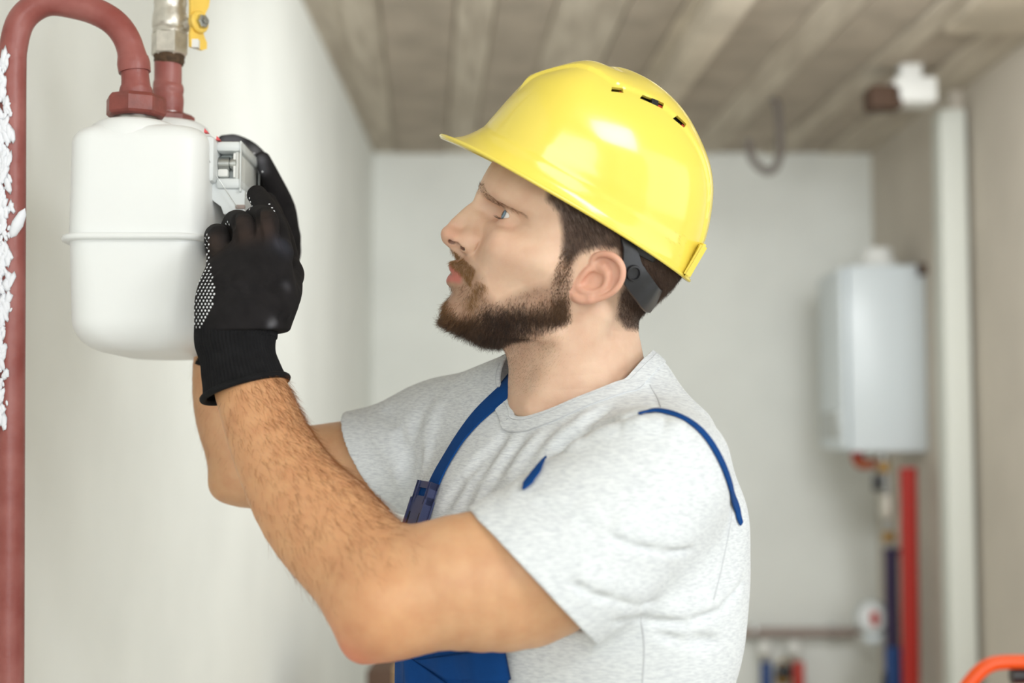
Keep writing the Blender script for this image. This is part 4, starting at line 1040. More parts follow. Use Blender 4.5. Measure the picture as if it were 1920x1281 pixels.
# headband inside
def ribbon(name, pts, nrms, wid, th, m, parent):
    """flat strap following pts; nrms points off the body"""
    pts = np.asarray(pts, float); nrms = np.asarray(nrms, float); T = np.gradient(pts, axis=0); T /= np.linalg.norm(T, axis=1, keepdims=True)
    nrms = nrms - T * (nrms * T).sum(1, keepdims=True); nrms /= np.linalg.norm(nrms, axis=1, keepdims=True) + 1e-9
    B = np.cross(T, nrms); wid = np.broadcast_to(np.asarray(wid, float), (len(pts),))[:, None]
    secs = []
    prof = [(-.5, 0), (-.47, .8), (-.3, 1), (0, 1.05), (.3, 1), (.47, .8), (.5, 0), (.3, -.2), (0, -.2), (-.3, -.2)]
    for k in range(len(pts)): secs.append([tuple(pts[k] + B[k] * wid[k] * a + nrms[k] * th * b) for a, b in prof])
    return prism(name, secs, m, parent, 45)
def around(pts_px, lscale, dback, n=80):
    half = [kp(a, b, l) for a, b, l in pts_px]
    full = half + [np.array([dback, half[-1][1] + 1, 0])] + [h * np.array([1, 1, -1]) for h in half[::-1]]
    f = spline(full, n); return f
bandk = around([(1015, 348, 66), (1062, 388, 72), (1120, 412, 76), (1172, 438, 77), (1205, 458, 73), (1235, 474, 60)], 1, kp(1262, 492)[0] + 12)
bp_ = KO + bandk @ KB.T / 1000; cen_ = np.array([10, bandk[:, 1].mean(), 0]); bn = (bandk - cen_) * [1, 0, 1.2]; bn = bn @ KB.T
ribbon('headband', bp_, bn, .021, .0016, M['black_plastic'], HAT)
nk_ = [(1175, 436, 78), (1181, 470, 79), (1187, 512, 77), (1205, 540, 68), (1222, 562, 52)]
nape = around(nk_, 1, kp(1232, 580)[0] + 6, 70)
np_ = KO + nape @ KB.T / 1000; nn2 = (nape - np.array([10, nape[:, 1].mean(), 0])) * [1, 0, 1.2] @ KB.T
wd_ = np.interp(np.arange(70), [0, 6, 14, 55, 63, 69], [.016, .014, .026, .026, .014, .016])
ribbon('nape_strap', np_, nn2, wd_, .0022, M['black_plastic'], HAT)
for sg in (1, -1):
    q = kp(1187, 512, 79.5); c = K(q[0], q[1], q[2] * sg); axv = HL * sg - HF * .35
    lathe('rivet', [(.0035, 0), (.0068, .0002), (.0076, .0016), (.0072, .0032), (.0056, .0034), (.005, .0012), (.0005, .001)], c, M['black_plastic'], HAT, axis=axv)

# ------------------------------------------------------------------ torso, arms, clothes
TN = P(1084, 770, 1.385); TL = np.array([.68, -.73, 0]); TL /= np.linalg.norm(TL); TF = np.array([-TL[1] * -1, 0, 0])
TF = np.array([TL[1], -TL[0], 0])          # chest faces left and towards the viewpoint
TB = np.stack([TL, TF, _z], 1)
def T_(a, b, c): return TN + a * TL + b * TF + c * _z
SN, SF = P(1221, 906, 1.235), P(832, 838, 1.53)
A4 = lambda px, py, Y, r: np.append(P(px, py, Y), r)
UP_N = [np.append(SN, .056), A4(1100, 1000, 1.22, .060), A4(980, 1082, 1.205, .0595), A4(830, 1105, 1.192, .0502), A4(726, 1128, 1.186, .0445)]
FO_N = [A4(470, 730, 1.312, .0330), A4(515, 848, 1.284, .0375), A4(580, 958, 1.252, .0443), A4(658, 1052, 1.217, .0440), A4(724, 1124, 1.187, .0440)]
UP_F = [np.append(SF, .056), A4(700, 870, 1.555, .052), A4(560, 880, 1.57, .0455), A4(462, 885, 1.575, .034)]
FO_F = [A4(460, 885, 1.575, .034), A4(428, 780, 1.575, .0358), A4(414, 690, 1.56, .0303), A4(425, 620, 1.55, .0275)]
def arms_field(p):
    a = smin(chain(p, UP_N, 0), chain(p, FO_N, 0), .022)
    a = smin(a, cap(p, P(716, 1158, 1.185), P(676, 1211, 1.183), .026, .0105), .02)      # point of the elbow
    a = smin(a, cap(p, P(640, 985, 1.245), P(740, 1070, 1.205), .024, .022), .04)            # forearm muscle
    a = smin(a, cap(p, P(860, 1060, 1.185), P(1010, 1040, 1.19), .03, .03), .04)            # biceps
    b = smin(chain(p, UP_F, 0), chain(p, FO_F, 0), .02)
    b = smin(b, cap(p, P(440, 900, 1.57), P(418, 912, 1.568), .022, .010), .02)
    return np.minimum(a, b)
def torso_core(p):
    q = ((p - TN.astype(f4)) @ TB.astype(f4))
    a = ellip(q, (0, .008, -.178), (.177, .118, .184))
    a = smin(a, ellip(q, (-.054, .024, -.50), (.138, .110, .36)), .06)
    a = smin(a, ellip(p, P(1284, 1010, 1.335), (.046, .05, .075)), .03)
    a = smin(a, cap(p, P(1213, 737, 1.38), P(1266, 822, 1.325), .018, .030), .03)
    a = smin(a, cap(p, P(1283, 868, 1.275), P(1293, 965, 1.305), .032, .035), .03)
    a = smin(a, ellip(q, (.075, .055, -.13), (.085, .05, .075)), .05)
    a = smin(a, ellip(q, (-.075, .055, -.13), (.085, .05, .075)), .05)
    a = smin(a, chain(p, [np.append(T_(0, -.022, -.014), .046), np.append(SN + [0, .01, -.006], .046)], 0), .04)
    a = smin(a, chain(p, [np.append(T_(0, -.012, .02), .055), np.append(SF + [0, 0, .004], .055)], 0), .05)
    return a
zb0 = .96
def body_field(p):
    a = smin(torso_core(p) + .006, arms_field(p), .03)
    a = smin(a, neck_field(p) + .004, .03)
    a = np.maximum(a, np.minimum(p[:, 2] - (zcut + .02), p[:, 0] + .12))
    return np.maximum(a, zb0 - p[:, 2])
def lohi(pts, m):
    q = np.array([x[:3] for x in pts]); return q.min(0) - m, q.max(0) + m
allp = UP_N + FO_N + UP_F + FO_F + [np.append(T_(0, 0, -.5), 0), np.append(T_(.2, 0, 0), 0), np.append(T_(.1, -.14, -.2), 0), np.append(T_(0, .14, -.2), 0)]
lo, hi = lohi(allp, .09); lo[2] = zb0 - .02; hi[2] = max(hi[2], zcut + .03)
BV, BQ = surface(body_field, lo, hi, .0026 / Q)
# shirt
def fold(p, a, b, w, amp, bend=0.):
    """raised soft crease along a segment (negative amp: a groove)"""
    a = np.asarray(a, f4); b = np.asarray(b, f4); ba = b - a; t = np.clip(((p - a) @ ba) / (ba @ ba), 0, 1)
    d2 = ((p - a - t[:, None] * ba) ** 2).sum(1); e = np.sin(np.pi * np.clip(t * .9 + .05, 0, 1))
    return amp * e * np.exp(-d2 / (w * w))
HEM_N = P(1001, 1084, 1.205); HN_n = -(np.array([.727, 0, .70]) + np.array([0, .12, 0])); HN_n = np.array([-.727, -.05, -.687]); HN_n /= np.linalg.norm(HN_n)
HEM_F = P(706, 862, 1.56); HF_n = np.array([-.83, .25, -.50]); HF_n /= np.linalg.norm(HF_n)
SL_N = [np.append(SN, .0655), A4(1120, 1000, 1.218, .0735), A4(1000, 1080, 1.205, .0760), A4(900, 1125, 1.20, .075)]
SL_F = [np.append(SF, .066), A4(705, 866, 1.553, .0605), A4(560, 890, 1.57, .058)]
FOLDS = []
def fpx(pts, Y, w, amp):
    for a, b in zip(pts[:-1], pts[1:]): FOLDS.append((a, b, Y, w, amp))
def shirt_outer(p, folds=True):
    core = torso_core(p) - .008
    sn = np.maximum(chain(p, SL_N, 0), ((p - HEM_N.astype(f4)) @ HN_n.astype(f4)))
    sf = np.maximum(chain(p, SL_F, 0), ((p - HEM_F.astype(f4)) @ HF_n.astype(f4)))
    a = smin(core, sn, .017); a = smin(a, sf, .03)
    if folds and len(FOLD3):
        i = np.nonzero(np.abs(a) < .03)[0]
        if len(i):
            q = p[i]; e = a[i]
            for A_, B_, w_, amp in FOLD3: e = e - fold(q, A_, B_, w_, amp)
            a[i] = e
    return a
FOLD3 = []
_raw = lambda p: shirt_outer(p, False)
def addfold(pts, w, amp):
    q = [hit(_raw, a, b) for a, b in pts]
    for a, b in zip(q[:-1], q[1:]): FOLD3.append((a, b, w, amp))
# creases: sleeve, chest, side
def crease(pts, w=.0042, amp=-.0045, puff=.0035):
    """a sharp line with the cloth swelling just above it"""
    addfold(pts, w, amp); addfold([(x + 3, y - 20) for x, y in pts], .011, puff)
crease([(1140, 1006), (1180, 1022), (1235, 1033), (1300, 1031)])
crease([(1070, 1092), (1105, 1112), (1150, 1125), (1228, 1130)])
crease([(1150, 1165), (1215, 1165), (1290, 1168), (1350, 1145), (1392, 1090)], .005, -.006, .003)
crease([(1225, 1186), (1290, 1206), (1350, 1200)], .005, -.004, .002)
addfold([(1040, 846), (1072, 820), (1110, 801), (1165, 786), (1215, 775)], .0055, -.005)
addfold([(1060, 850), (1100, 822), (1165, 803), (1215, 795)], .011, .005)
crease([(1000, 940), (1070, 975), (1130, 992)], .006, -.003, .002)
addfold([(1290, 1190), (1340, 1210)], .008, -.004)
for k, (x0, y0_, x1, y1_) in enumerate(((985, 815, 880, 1000), (1020, 805, 905, 980), (955, 800, 850, 1000), (1070, 795, 960, 940), (930, 830, 830, 960), (1110, 770, 1000, 900), (1150, 760, 1040, 850))):
    addfold([(x0, y0_), ((x0 + x1) / 2 - 8, (y0_ + y1_) / 2), (x1, y1_)], .0075, 1.5 * (-.0035 if k % 2 == 0 else .0030))
addfold([(790, 770), (770, 830), (765, 900)], .008, 1.5 * (-.004)); addfold([(830, 745), (800, 820), (790, 900)], .009, 1.5 * (.003))
addfold([(720, 765), (745, 800), (760, 850)], .008, 1.5 * (-.004)); addfold([(690, 790), (740, 870), (755, 920)], .008, 1.5 * (.0025))
addfold([(1185, 796), (1245, 796), (1290, 815)], .011, 1.5 * (.0045))
addfold([(1215, 700), (1230, 745), (1235, 770)], .004, 1.5 * (-.0015))
SEAM_PX = [[(1219, 722), (1232, 745), (1240, 764)], [(1366, 893), (1371, 950), (1366, 1000), (1356, 1050), (1338, 1125)], [(1203, 1156), (1208, 1217), (1204, 1290)]]
_nl = [hit(_raw, a, b) for a, b in ((962, 776), (982, 781), (1010, 774), (1042, 762), (1076, 747), (1112, 733), (1149, 718), (1180, 703))]
NECKLINE = spline(_nl + [P(1204, 690, 1.385), P(1211, 684, 1.41), P(1170, 690, 1.448), P(1085, 705, 1.463), P(1010, 722, 1.44), P(966, 737, 1.395), P(953, 758, 1.352)], 120, closed=True)
nc = NECKLINE.mean(0); _, _, vt = np.linalg.svd(NECKLINE - nc); nn0 = vt[2] * np.sign(vt[2][2])
NX0 = vt[0].astype(f4); NY0 = vt[1].astype(f4); _ax, _ay = (NECKLINE - nc) @ vt[0], (NECKLINE - nc) @ vt[1]; _aa = np.arctan2(_ay, _ax); _oo = np.argsort(_aa)
NANG = np.r_[_aa[_oo][-3:] - 2 * np.pi, _aa[_oo], _aa[_oo][:3] + 2 * np.pi]; _rr = np.hypot(_ax, _ay)[_oo]; NRAD = np.r_[_rr[-3:], _rr, _rr[:3]]
def shirt_field(p):
    a = shirt_outer(p)
    # arm holes and neck hole
    an = chain(p, [np.append(x[:3], x[3] + .0045) for x in UP_N[1:]], 0); a = smax(a, -np.maximum(an, -((p - (HEM_N - HN_n * .05).astype(f4)) @ HN_n.astype(f4))), .003)
    af = chain(p, [np.append(x[:3], x[3] + .005) for x in UP_F], 0); a = smax(a, -np.maximum(af, -((p - (HEM_F - HF_n * .05).astype(f4)) @ HF_n.astype(f4))), .003)
    q = p - nc.astype(f4); hh_ = q @ nn0.astype(f4); x_, y_ = q @ NX0, q @ NY0
    rr_ = np.hypot(x_, y_) - np.interp(np.arctan2(y_, x_), NANG, NRAD).astype(f4)
    a = smax(a, -np.maximum(rr_ - .001, -.022 - hh_), .003)
    a = smax(a, -np.maximum(-hh_ + .0015, rr_ - .0185), .003)
    return np.maximum(a, zb0 + .01 - p[:, 2])
def shirt_mat():
    m = bpy.data.materials.new('melange_jersey'); m.use_nodes = True; nt = m.node_tree; b = nt.nodes['Principled BSDF']
    tc = nt.nodes.new('ShaderNodeTexCoord'); mp = nt.nodes.new('ShaderNodeMapping'); mp.inputs['Scale'].default_value = (140, 140, 850); mp.inputs['Rotation'].default_value = (.0, .25, 0)
    nt.links.new(tc.outputs['Object'], mp.inputs[0])
    n = nt.nodes.new('ShaderNodeTexNoise'); n.inputs['Scale'].default_value = 1; n.inputs['Detail'].default_value = 4; n.inputs['Roughness'].default_value = .6; nt.links.new(mp.outputs[0], n.inputs[0])
    r = nt.nodes.new('ShaderNodeValToRGB'); r.color_ramp.elements[0].position = .34; r.color_ramp.elements[0].color = srgb(200, 204, 209); r.color_ramp.elements[1].position = .60; r.color_ramp.elements[1].color = srgb(226, 230, 232)
    nt.links.new(n.outputs[0], r.inputs[0]); nt.links.new(r.outputs[0], b.inputs['Base Color'])
    b.inputs['Roughness'].default_value = .95; b.inputs['Specular IOR Level'].default_value = .1; b.inputs['Sheen Weight'].default_value = .15
    n2 = nt.nodes.new('ShaderNodeTexNoise'); n2.inputs['Scale'].default_value = 1100; n2.inputs['Detail'].default_value = 2; nt.links.new(tc.outputs['Object'], n2.inputs[0])
    bp = nt.nodes.new('ShaderNodeBump'); bp.inputs['Strength'].default_value = .2; bp.inputs['Distance'].default_value = .001; nt.links.new(n2.outputs[0], bp.inputs['Height']); nt.links.new(bp.outputs[0], b.inputs['Normal'])
    return m
M['shirt'] = shirt_mat()
lo2 = np.minimum.reduce([T_(0, 0, -.3), HEM_F, HEM_N, T_(-.2, .15, 0), T_(.2, -.15, 0), T_(.2, .15, 0)]) - .10; hi2 = np.maximum.reduce([T_(.2, -.15, 0), T_(-.2, -.15, 0), SN, SF, T_(0, 0, .1)]) + .09
lo2[2] = zb0 - .01
SV, SQ = surface(shirt_field, lo2, hi2, .0023 / Q)
SHIRT = link('t_shirt', mesh_np('t_shirt', SV, SQ), M['shirt'], PERSON); tag(SHIRT, 'pale grey melange t-shirt')
# neck rib and seams
rad_ = NECKLINE - nc; rad_ -= (rad_ @ nn0)[:, None] * nn0; rad_ /= np.linalg.norm(rad_, axis=1, keepdims=True)
def ring_strip(name, loop, out, up, inner, outer, th, m, parent):
    secs = []
    prof = [(-.5, .2), (-.46, .9), (-.2, 1.0), (.2, 1.0), (.46, .9), (.5, .2), (.3, -.8), (-.3, -.8)]
    k = len(loop); V = []; Fc = []
    for i in range(k):
        for a, b in prof: V.append(loop[i] + (inner + (a + .5) * (outer - inner)) * out[i] + up[i] * th * b)
    n = len(prof)
    for i in range(k):
        for j in range(n): Fc.append((i * n + j, i * n + (j + 1) % n, ((i + 1) % k) * n + (j + 1) % n, ((i + 1) % k) * n + j))
    return link(name, mesh_np(name, V, Fc), m, parent)
# slope of the rib follows the shoulders
def down_dir(loop, out, step=.017):
    res = []
    for i in range(len(loop)):
        best = None
        for ang_ in np.linspace(-10, 85, 20):
            a = math.radians(ang_); q = loop[i] + step * (math.cos(a) * out[i] - math.sin(a) * nn0)
            v = abs(float(shirt_outer(q[None].astype(f4))[0]) - .0005)
            if best is None or v < best[0]: best = (v, a)
        res.append(best[1])
    res = np.array(res); k = np.ones(15) / 15; res = np.convolve(np.r_[res[-7:], res, res[:7]], k, 'valid')
    return res
_a = down_dir(NECKLINE, rad_); odir = np.cos(_a)[:, None] * rad_ - np.sin(_a)[:, None] * nn0; udir = np.sin(_a)[:, None] * rad_ + np.cos(_a)[:, None] * nn0
RIBQ = []
def on_shirt(q):
    for _ in range(3):
        nr_ = normals_of(shirt_outer, q, .005); q = q - nr_ * np.clip(shirt_outer(q.astype(f4)), -.012, .012)[:, None]
    k = np.ones(9) / 9; nr_ = np.stack([np.convolve(np.pad(nr_[:, i], 4, 'wrap'), k, 'valid') for i in range(3)], 1); return q, nr_
for s0, wd_0, th_0, mm, nm in ((.0088, .0172, .0017, 'shirt', 'neck_rib'), (.0176, .0010, .0010, 'seam', 'neck_seam'), (.0046, .0007, .0020, 'seam', 'neck_seam')):
    if nm == 'neck_seam' and 'seam' not in M: M['seam'] = mat('seam_thread', srgb(196, 199, 203), .9)
    q, nr_ = on_shirt(NECKLINE + odir * s0); ribbon(nm, np.vstack([q, q[:2]]), np.vstack([nr_, nr_[:2]]), wd_0, th_0, M[mm], SHIRT)
M['seam'] = mat('seam_thread', srgb(196, 199, 203), .9)
for pts in SEAM_PX:
    q = np.array([hit(shirt_outer, a, b) for a, b in pts]); q = spline(q, 40); nr_ = normals_of(shirt_outer, q, .004); q = q - nr_ * shirt_outer(q.astype(f4))[:, None]
    ribbon('seam', q + nr_ * .0001, nr_, .0013, .0004, M['seam'], SHIRT)
bc = np.tile(np.array(srgb(214, 168, 128)[:3]), (len(BV), 1))
eb = np.exp(-((BV - P(672, 1212, 1.183)) ** 2).sum(1) / .032 ** 2); bc = blend(bc, np.array(srgb(226, 112, 100)[:3]), .75 * eb)
# darker, tanned forearm
fa = np.exp(-(np.maximum(chain(BV.astype(f4), FO_N, 0), 0) / .012) ** 2); bc = blend(bc, np.array(srgb(212, 156, 108)[:3]), .55 * np.clip(fa, 0, 1))
allV = np.vstack([HV, BV]); allQ = np.vstack([HQ, BQ + len(HV)])
old = BODY.data; me = mesh_np('body', allV, allQ); set_color(me, np.vstack([col, bc])); me.materials.append(M['skin'])
me.polygons.foreach_set('use_smooth', np.ones(len(me.polygons), bool)); BODY.data = me; bpy.data.meshes.remove(old); me.name = 'body'
# forearm hair
BN = normals_of(body_field, BV)
armM = hair_mat('arm_hair_brown', srgb(92, 58, 34), srgb(168, 108, 58), .5)
cd = (np.array(FO_N[0][:3]) - np.array(FO_N[-1][:3])); cl = np.linalg.norm(cd); cd /= cl
tpar = ((BV - np.array(FO_N[-1][:3])) @ cd) / cl
fo_d = chain(BV.astype(f4), FO_N, 0)
wgt = (fo_d < .022) * np.clip((tpar + .05) / .2, 0, 1) * (tpar < .97) * np.clip(BN[:, 0] * .6 + .55 - .35 * BN[:, 1] * 0, 0, 1) * (.7 + .4 * np.clip(tpar, 0, 1))
j, rg = sample(wgt, 5600, 61)
D = -cd * .7 + np.array([.35, -.2, -.55]) + rg.normal(0, .25, (len(j), 3))
strands('arm_hair', BV[j], BN[j], D, rg.uniform(.008, .018, len(j)), .00009, armM, curl=.18, n=6, lift=.28, label='fine brown forearm hair', seed=62)
fd2 = chain(BV.astype(f4), FO_F, 0); wgt = (fd2 < .008) * (BN[:, 0] < .2) * (BV[:, 2] > P(420, 880, 1.6)[2]); j, rg = sample(wgt, 300, 63)
strands('arm_hair', BV[j], BN[j], np.tile(np.array([-.3, 0, -1.]), (len(j), 1)), rg.uniform(.006, .012, len(j)), .00006, armM, curl=.2, lift=.3, label='fine hair on the far forearm', seed=64)

# ------------------------------------------------------------------ bib overall
def strap_on(pts, width, th, off=.001, n=60, name='strap', f=None):
    f = f or shirt_outer
    q = [hit(f, a, b) if len(p_) == 2 else P(*p_) for p_ in pts for a, b in [p_[:2]]]
    q = [v for v, p_ in zip(q, pts) if len(p_) > 2 or abs(float(f(v[None].astype(f4))[0])) < .004]
    q = spline(q, n); nr_ = normals_of(f, q, .004)
    k = np.ones(7) / 7; nr_ = np.stack([np.convolve(np.pad(nr_[:, i], 3, 'edge'), k, 'valid') for i in range(3)], 1)
    nr_ /= np.linalg.norm(nr_, axis=1, keepdims=True)
    q = q - nr_ * np.clip(f(q.astype(f4)), -.006, .004)[:, None] + nr_ * off
    ks = max(3, n // 8) | 1; kk = np.hanning(ks + 2)[1:-1]; kk /= kk.sum(); pad_ = lambda v: np.r_[2 * v[0] - v[1:ks // 2 + 1][::-1], v, 2 * v[-1] - v[-ks // 2:-1][::-1]]
    q = np.stack([np.convolve(pad_(q[:, i]), kk, 'valid')[:n] for i in range(3)], 1) if ks > 3 else q
    return ribbon(name, q, nr_, width, th, M['strap'], OVER), q, nr_
OVER = link('bib_overall', bpy.data.meshes.new('bib_overall'), M['strap'], PERSON)
tq = lambda p: ((p - TN.astype(f4)) @ TB.astype(f4))
bl = (hit(_raw, 956, 1250) - TN) @ TB
BIBZ = float(P(850, 1120, 1.27)[2] - TN[2])
def bib_field(p):
    q = tq(p); c = torso_core(p); x = q[:, 0]
    front = c - .020 - .003 * np.sin(x * 55 + .6) - .002 * np.sin(x * 120 + q[:, 2] * 30)
    a = np.maximum(front, -(front + .0035))
    lat = np.maximum(x - (bl[0] + .004), -.135 - x)
    a = np.maximum(a, lat); a = np.maximum(a, -q[:, 1] + .0); a = np.maximum(a, q[:, 2] - BIBZ)
    return np.maximum(a, zb0 - .02 - p[:, 2])
lo3 = T_(0, .05, -.4) - .25; hi3 = T_(0, .05, -.2) + .25; lo3[2] = zb0 - .03; hi3[2] = TN[2] + BIBZ + .02
bv, bq = surface(bib_field, lo3, hi3, .0026 / Q)
old = OVER.data; me = mesh_np('bib_overall', bv, bq); me.materials.append(M['strap']); me.polygons.foreach_set('use_smooth', np.ones(len(me.polygons), bool)); OVER.data = me; bpy.data.meshes.remove(old)
tag(OVER, 'blue bib of the overalls with shoulder straps')
bibf = lambda p: bib_field(p)
# pocket with slanted flap
def patch(name, pxs, th, off, m, parent):
    """a sewn-on cloth piece: a small grid laid on the bib between four photo corners"""
    (a, b, c, d) = [np.array(x, float) for x in pxs]; n = 14; top, bot = [], []
    for u in np.linspace(0, 1, n):
        for v in np.linspace(0, 1, n):
            px = (a * (1 - u) + b * u) * (1 - v) + (d * (1 - u) + c * u) * v
            q = hit(bib_field, *px); nv = normals_of(lambda p: torso_core(p), q[None], .004)[0]
            top.append(q + nv * (off + th)); bot.append(q - nv * .001)
    V = np.array(top + bot); N2 = n * n; Fc = []
    for i in range(n - 1):
        for j in range(n - 1):
            Fc.append((i * n + j, i * n + j + 1, (i + 1) * n + j + 1, (i + 1) * n + j)); Fc.append((N2 + i * n + j, N2 + (i + 1) * n + j, N2 + (i + 1) * n + j + 1, N2 + i * n + j + 1))
    for i in range(n - 1):
        for a_, b_ in ((i, i + 1), (n * (n - 1) + i + 1, n * (n - 1) + i), ((i + 1) * n, i * n), (i * n + n - 1, (i + 1) * n + n - 1)): Fc.append((a_, N2 + a_, N2 + b_, b_))
    return link(name, mesh_np(name, V, Fc), m, parent, False)
patch('pocket', [(760, 1236), (772, 1234), (852, 1290), (760, 1292)], .0022, 0, M['strap'], OVER)
patch('pocket_flap', [(782, 1238), (945, 1214), (958, 1279), (838, 1272)], .0028, 0, M['strap'], OVER)
st1, q1, n1 = strap_on([(992, 690, 1.44), (966, 714, 1.395), (948, 731, 1.372), (930, 751), (895, 784), (862, 826), (835, 870), (814, 913), (798, 960), (787, 1000), (779, 1040)], .0235, .0016)
ww = np.interp(np.linspace(0, 1, 60), [0, .1, .25, .8, 1], [.004, .008, .0105, .011, .006])
st2, q2, n2_ = strap_on([(1200, 779), (1222, 773), (1245, 774), (1274, 783), (1301, 799), (1326, 825), (1350, 866), (1367, 912), (1376, 945), (1382, 968), (1387, 982)], ww, .0016, off=.0012)
ww = np.interp(np.linspace(0, 1, 40), [0, .25, .6, 1], [.002, .0095, .0085, .001])
strap_on([(983, 922), (995, 905), (1010, 884), (1026, 862)], ww, .0016, n=40, off=.0022)
# side-release buckle on the far strap
i0 = int(np.argmin([abs(np.dot(x - P(800, 935, 1.33), _z)) for x in q1]))
zs_ = [float(P(800, y_, 1.33)[2]) for y_ in (910, 1000)]
a0 = q1[int(np.argmin(np.abs(q1[:, 2] - zs_[0])))]; a1 = q1[int(np.argmin(np.abs(q1[:, 2] - zs_[1])))]
nb_ = n1[int(np.argmin(np.abs(q1[:, 2] - (zs_[0] + zs_[1]) / 2)))]; ub = a1 - a0; Lb = np.linalg.norm(ub); ub /= Lb; nb_ = nb_ - ub * (nb_ @ ub); nb_ /= np.linalg.norm(nb_); wb_ = np.cross(ub, nb_)
RB = Matrix(np.stack([ub, wb_, nb_], 1).tolist()); cb = a0 + nb_ * .003
def bbox(name, u0, u1, v0, v1, w0, w1, m, parent, bev=.001):
    bm = bmesh.new(); vs_ = bmesh.ops.create_cube(bm, size=1)['verts']
    for p in vs_: x = p.co.copy(); p.co = Vector(cb) + RB @ Vector((u0 + (x.x + .5) * (u1 - u0), v0 + (x.y + .5) * (v1 - v0), w0 + (x.z + .5) * (w1 - w0)))
    if bev: bmesh.ops.bevel(bm, geom=list(bm.edges), offset=bev, segments=2, affect='EDGES')
    return auto_smooth(from_bm(name, bm, m, parent))
hw = .0138
BK = bbox('buckle', .018, Lb, -hw, hw, 0, .0075, M['buckle'], OVER, .0018); tag(BK, 'navy plastic side-release buckle')
bbox('buckle_bar', 0, .0045, -hw, hw, 0, .007, M['buckle'], BK); bbox('buckle_bar', .0145, .019, -hw, hw, 0, .007, M['buckle'], BK)
for sg in (-1, 1): bbox('buckle_rail', 0, .02, sg * hw - (.0035 if sg > 0 else 0), sg * hw + (.0035 if sg < 0 else 0), 0, .0072, M['buckle'], BK)
bbox('webbing_loop', .004, .015, -hw + .003, hw - .003, 0, .0045, M['strap'], BK, .0015)
for sg in (-1, 1): bbox('release_slot', .030, .043, sg * (hw - .0035) - .001, sg * (hw - .0035) + .001, .0068, .0079, M['dark'], BK, 0)

# ------------------------------------------------------------------ gloves
hy = lambda Y: Y + .05 + max(Y - 1.30, 0) * .5 + max(1.345 - Y, 0) * .0
GP = lambda px, py, Y: P(px, py, hy(Y))
G4 = lambda px, py, Y, r: np.append(GP(px, py, Y), r * 1.035)
GFOLD = []
def glove_near(p):
    W = np.append(GP(447, 628, 1.268), .027)
    m = [G4(411, 480, 1.296, .0112), G4(456, 468, 1.287, .0118), G4(497, 462, 1.284, .0120), G4(524, 474, 1.290, .0118)]
    a = None
    for k, q in enumerate(m):
        w_ = W.copy(); w_[:3] = GP((418, 438, 462, 484)[k], 615, 1.272); w_[3] = .0195
        e = cap(p, w_[:3], q[:3], w_[3], q[3]); a = e if a is None else smin(a, e, .016)
    a = smin(a, ellip(p, GP(466, 540, 1.278), (.0415, .0185, .0415)), .012)
    # thumb base bulging at the right edge
    a = smin(a, chain(p, [G4(500, 600, 1.285, .018), G4(532, 555, 1.30, .0160), G4(538, 515, 1.325, .0145)], 0), .016)
    f = [chain(p, [G4(411, 486, 1.292, .0104), G4(411, 444, 1.300, .0106), G4(402, 444, 1.345, .0100), G4(404, 470, 1.362, .0095)], 0),
         chain(p, [G4(457, 472, 1.281, .0105), G4(457, 424, 1.292, .0108), G4(440, 415, 1.345, .0105), G4(428, 440, 1.365, .010)], 0),
         chain(p, [G4(499, 466, 1.279, .0106), G4(501, 416, 1.291, .0108), G4(482, 405, 1.345, .0105), G4(462, 425, 1.37, .010)], 0),
         chain(p, [G4(526, 474, 1.290, .0115), G4(516, 425, 1.312, .0112), G4(497, 388, 1.335, .0105), G4(482, 366, 1.350, .0098)], 0)]
    g_ = f[0]
    for e in f[1:]: g_ = smin(g_, e, .0012)
    a = smin(a, g_, .003)
    # thumb reaching up behind the index finger
    a = smin(a, chain(p, [G4(538, 515, 1.325, .0145), G4(528, 450, 1.355, .0122), G4(512, 405, 1.375, .0105), G4(502, 388, 1.385, .009)], 0), .008)
    # knitted skirt of the glove over the cuff, sharp lower hem
    a = smin(a, chain(p, [G4(452, 580, 1.272, .0385), G4(452, 640, 1.270, .037)], 0) + .0 , .02)
    for A_, B_, w_, amp in GFOLD: a = a - fold(p, A_, B_, w_, amp)
    cut_n = np.array([.06, 0, -1.0]); cut_n /= np.linalg.norm(cut_n)
    return smax(a, ((p - GP(447, 626, 1.27).astype(f4)) @ cut_n.astype(f4)), .004)
for pts, w_, amp in (([(438, 404), (439, 430), (441, 458)], .0026, -.0055), ([(484, 396), (486, 425), (489, 455)], .0026, -.0055), ([(514, 410), (523, 440), (535, 470)], .0028, -.004),
                     ([(400, 527), (425, 540), (462, 551), (500, 545), (535, 530)], .0045, -.003), ([(400, 520), (430, 530), (465, 540), (500, 535)], .008, .0025), ([(545, 585), (525, 600), (505, 612)], .0035, .0035), ([(535, 590), (515, 606)], .004, -.003), ([(440, 470), (470, 500)], .009, .0015), ([(500, 480), (530, 500), (555, 505)], .006, .002)):
    q = [hit(glove_near, a, b, 1.15, 1.6, 350) for a, b in pts]; NEWF = [(a, b, w_, amp) for a, b in zip(q[:-1], q[1:])]; GFOLD_ = NEWF if 'GFOLD_' not in globals() else GFOLD_ + NEWF
GFOLD += GFOLD_
lo, hi = lohi([A4(365, 660, 1.26, 0), A4(570, 340, 1.52, 0)], .03)
gv, gq = surface(glove_near, lo, hi, .0013 / Q)
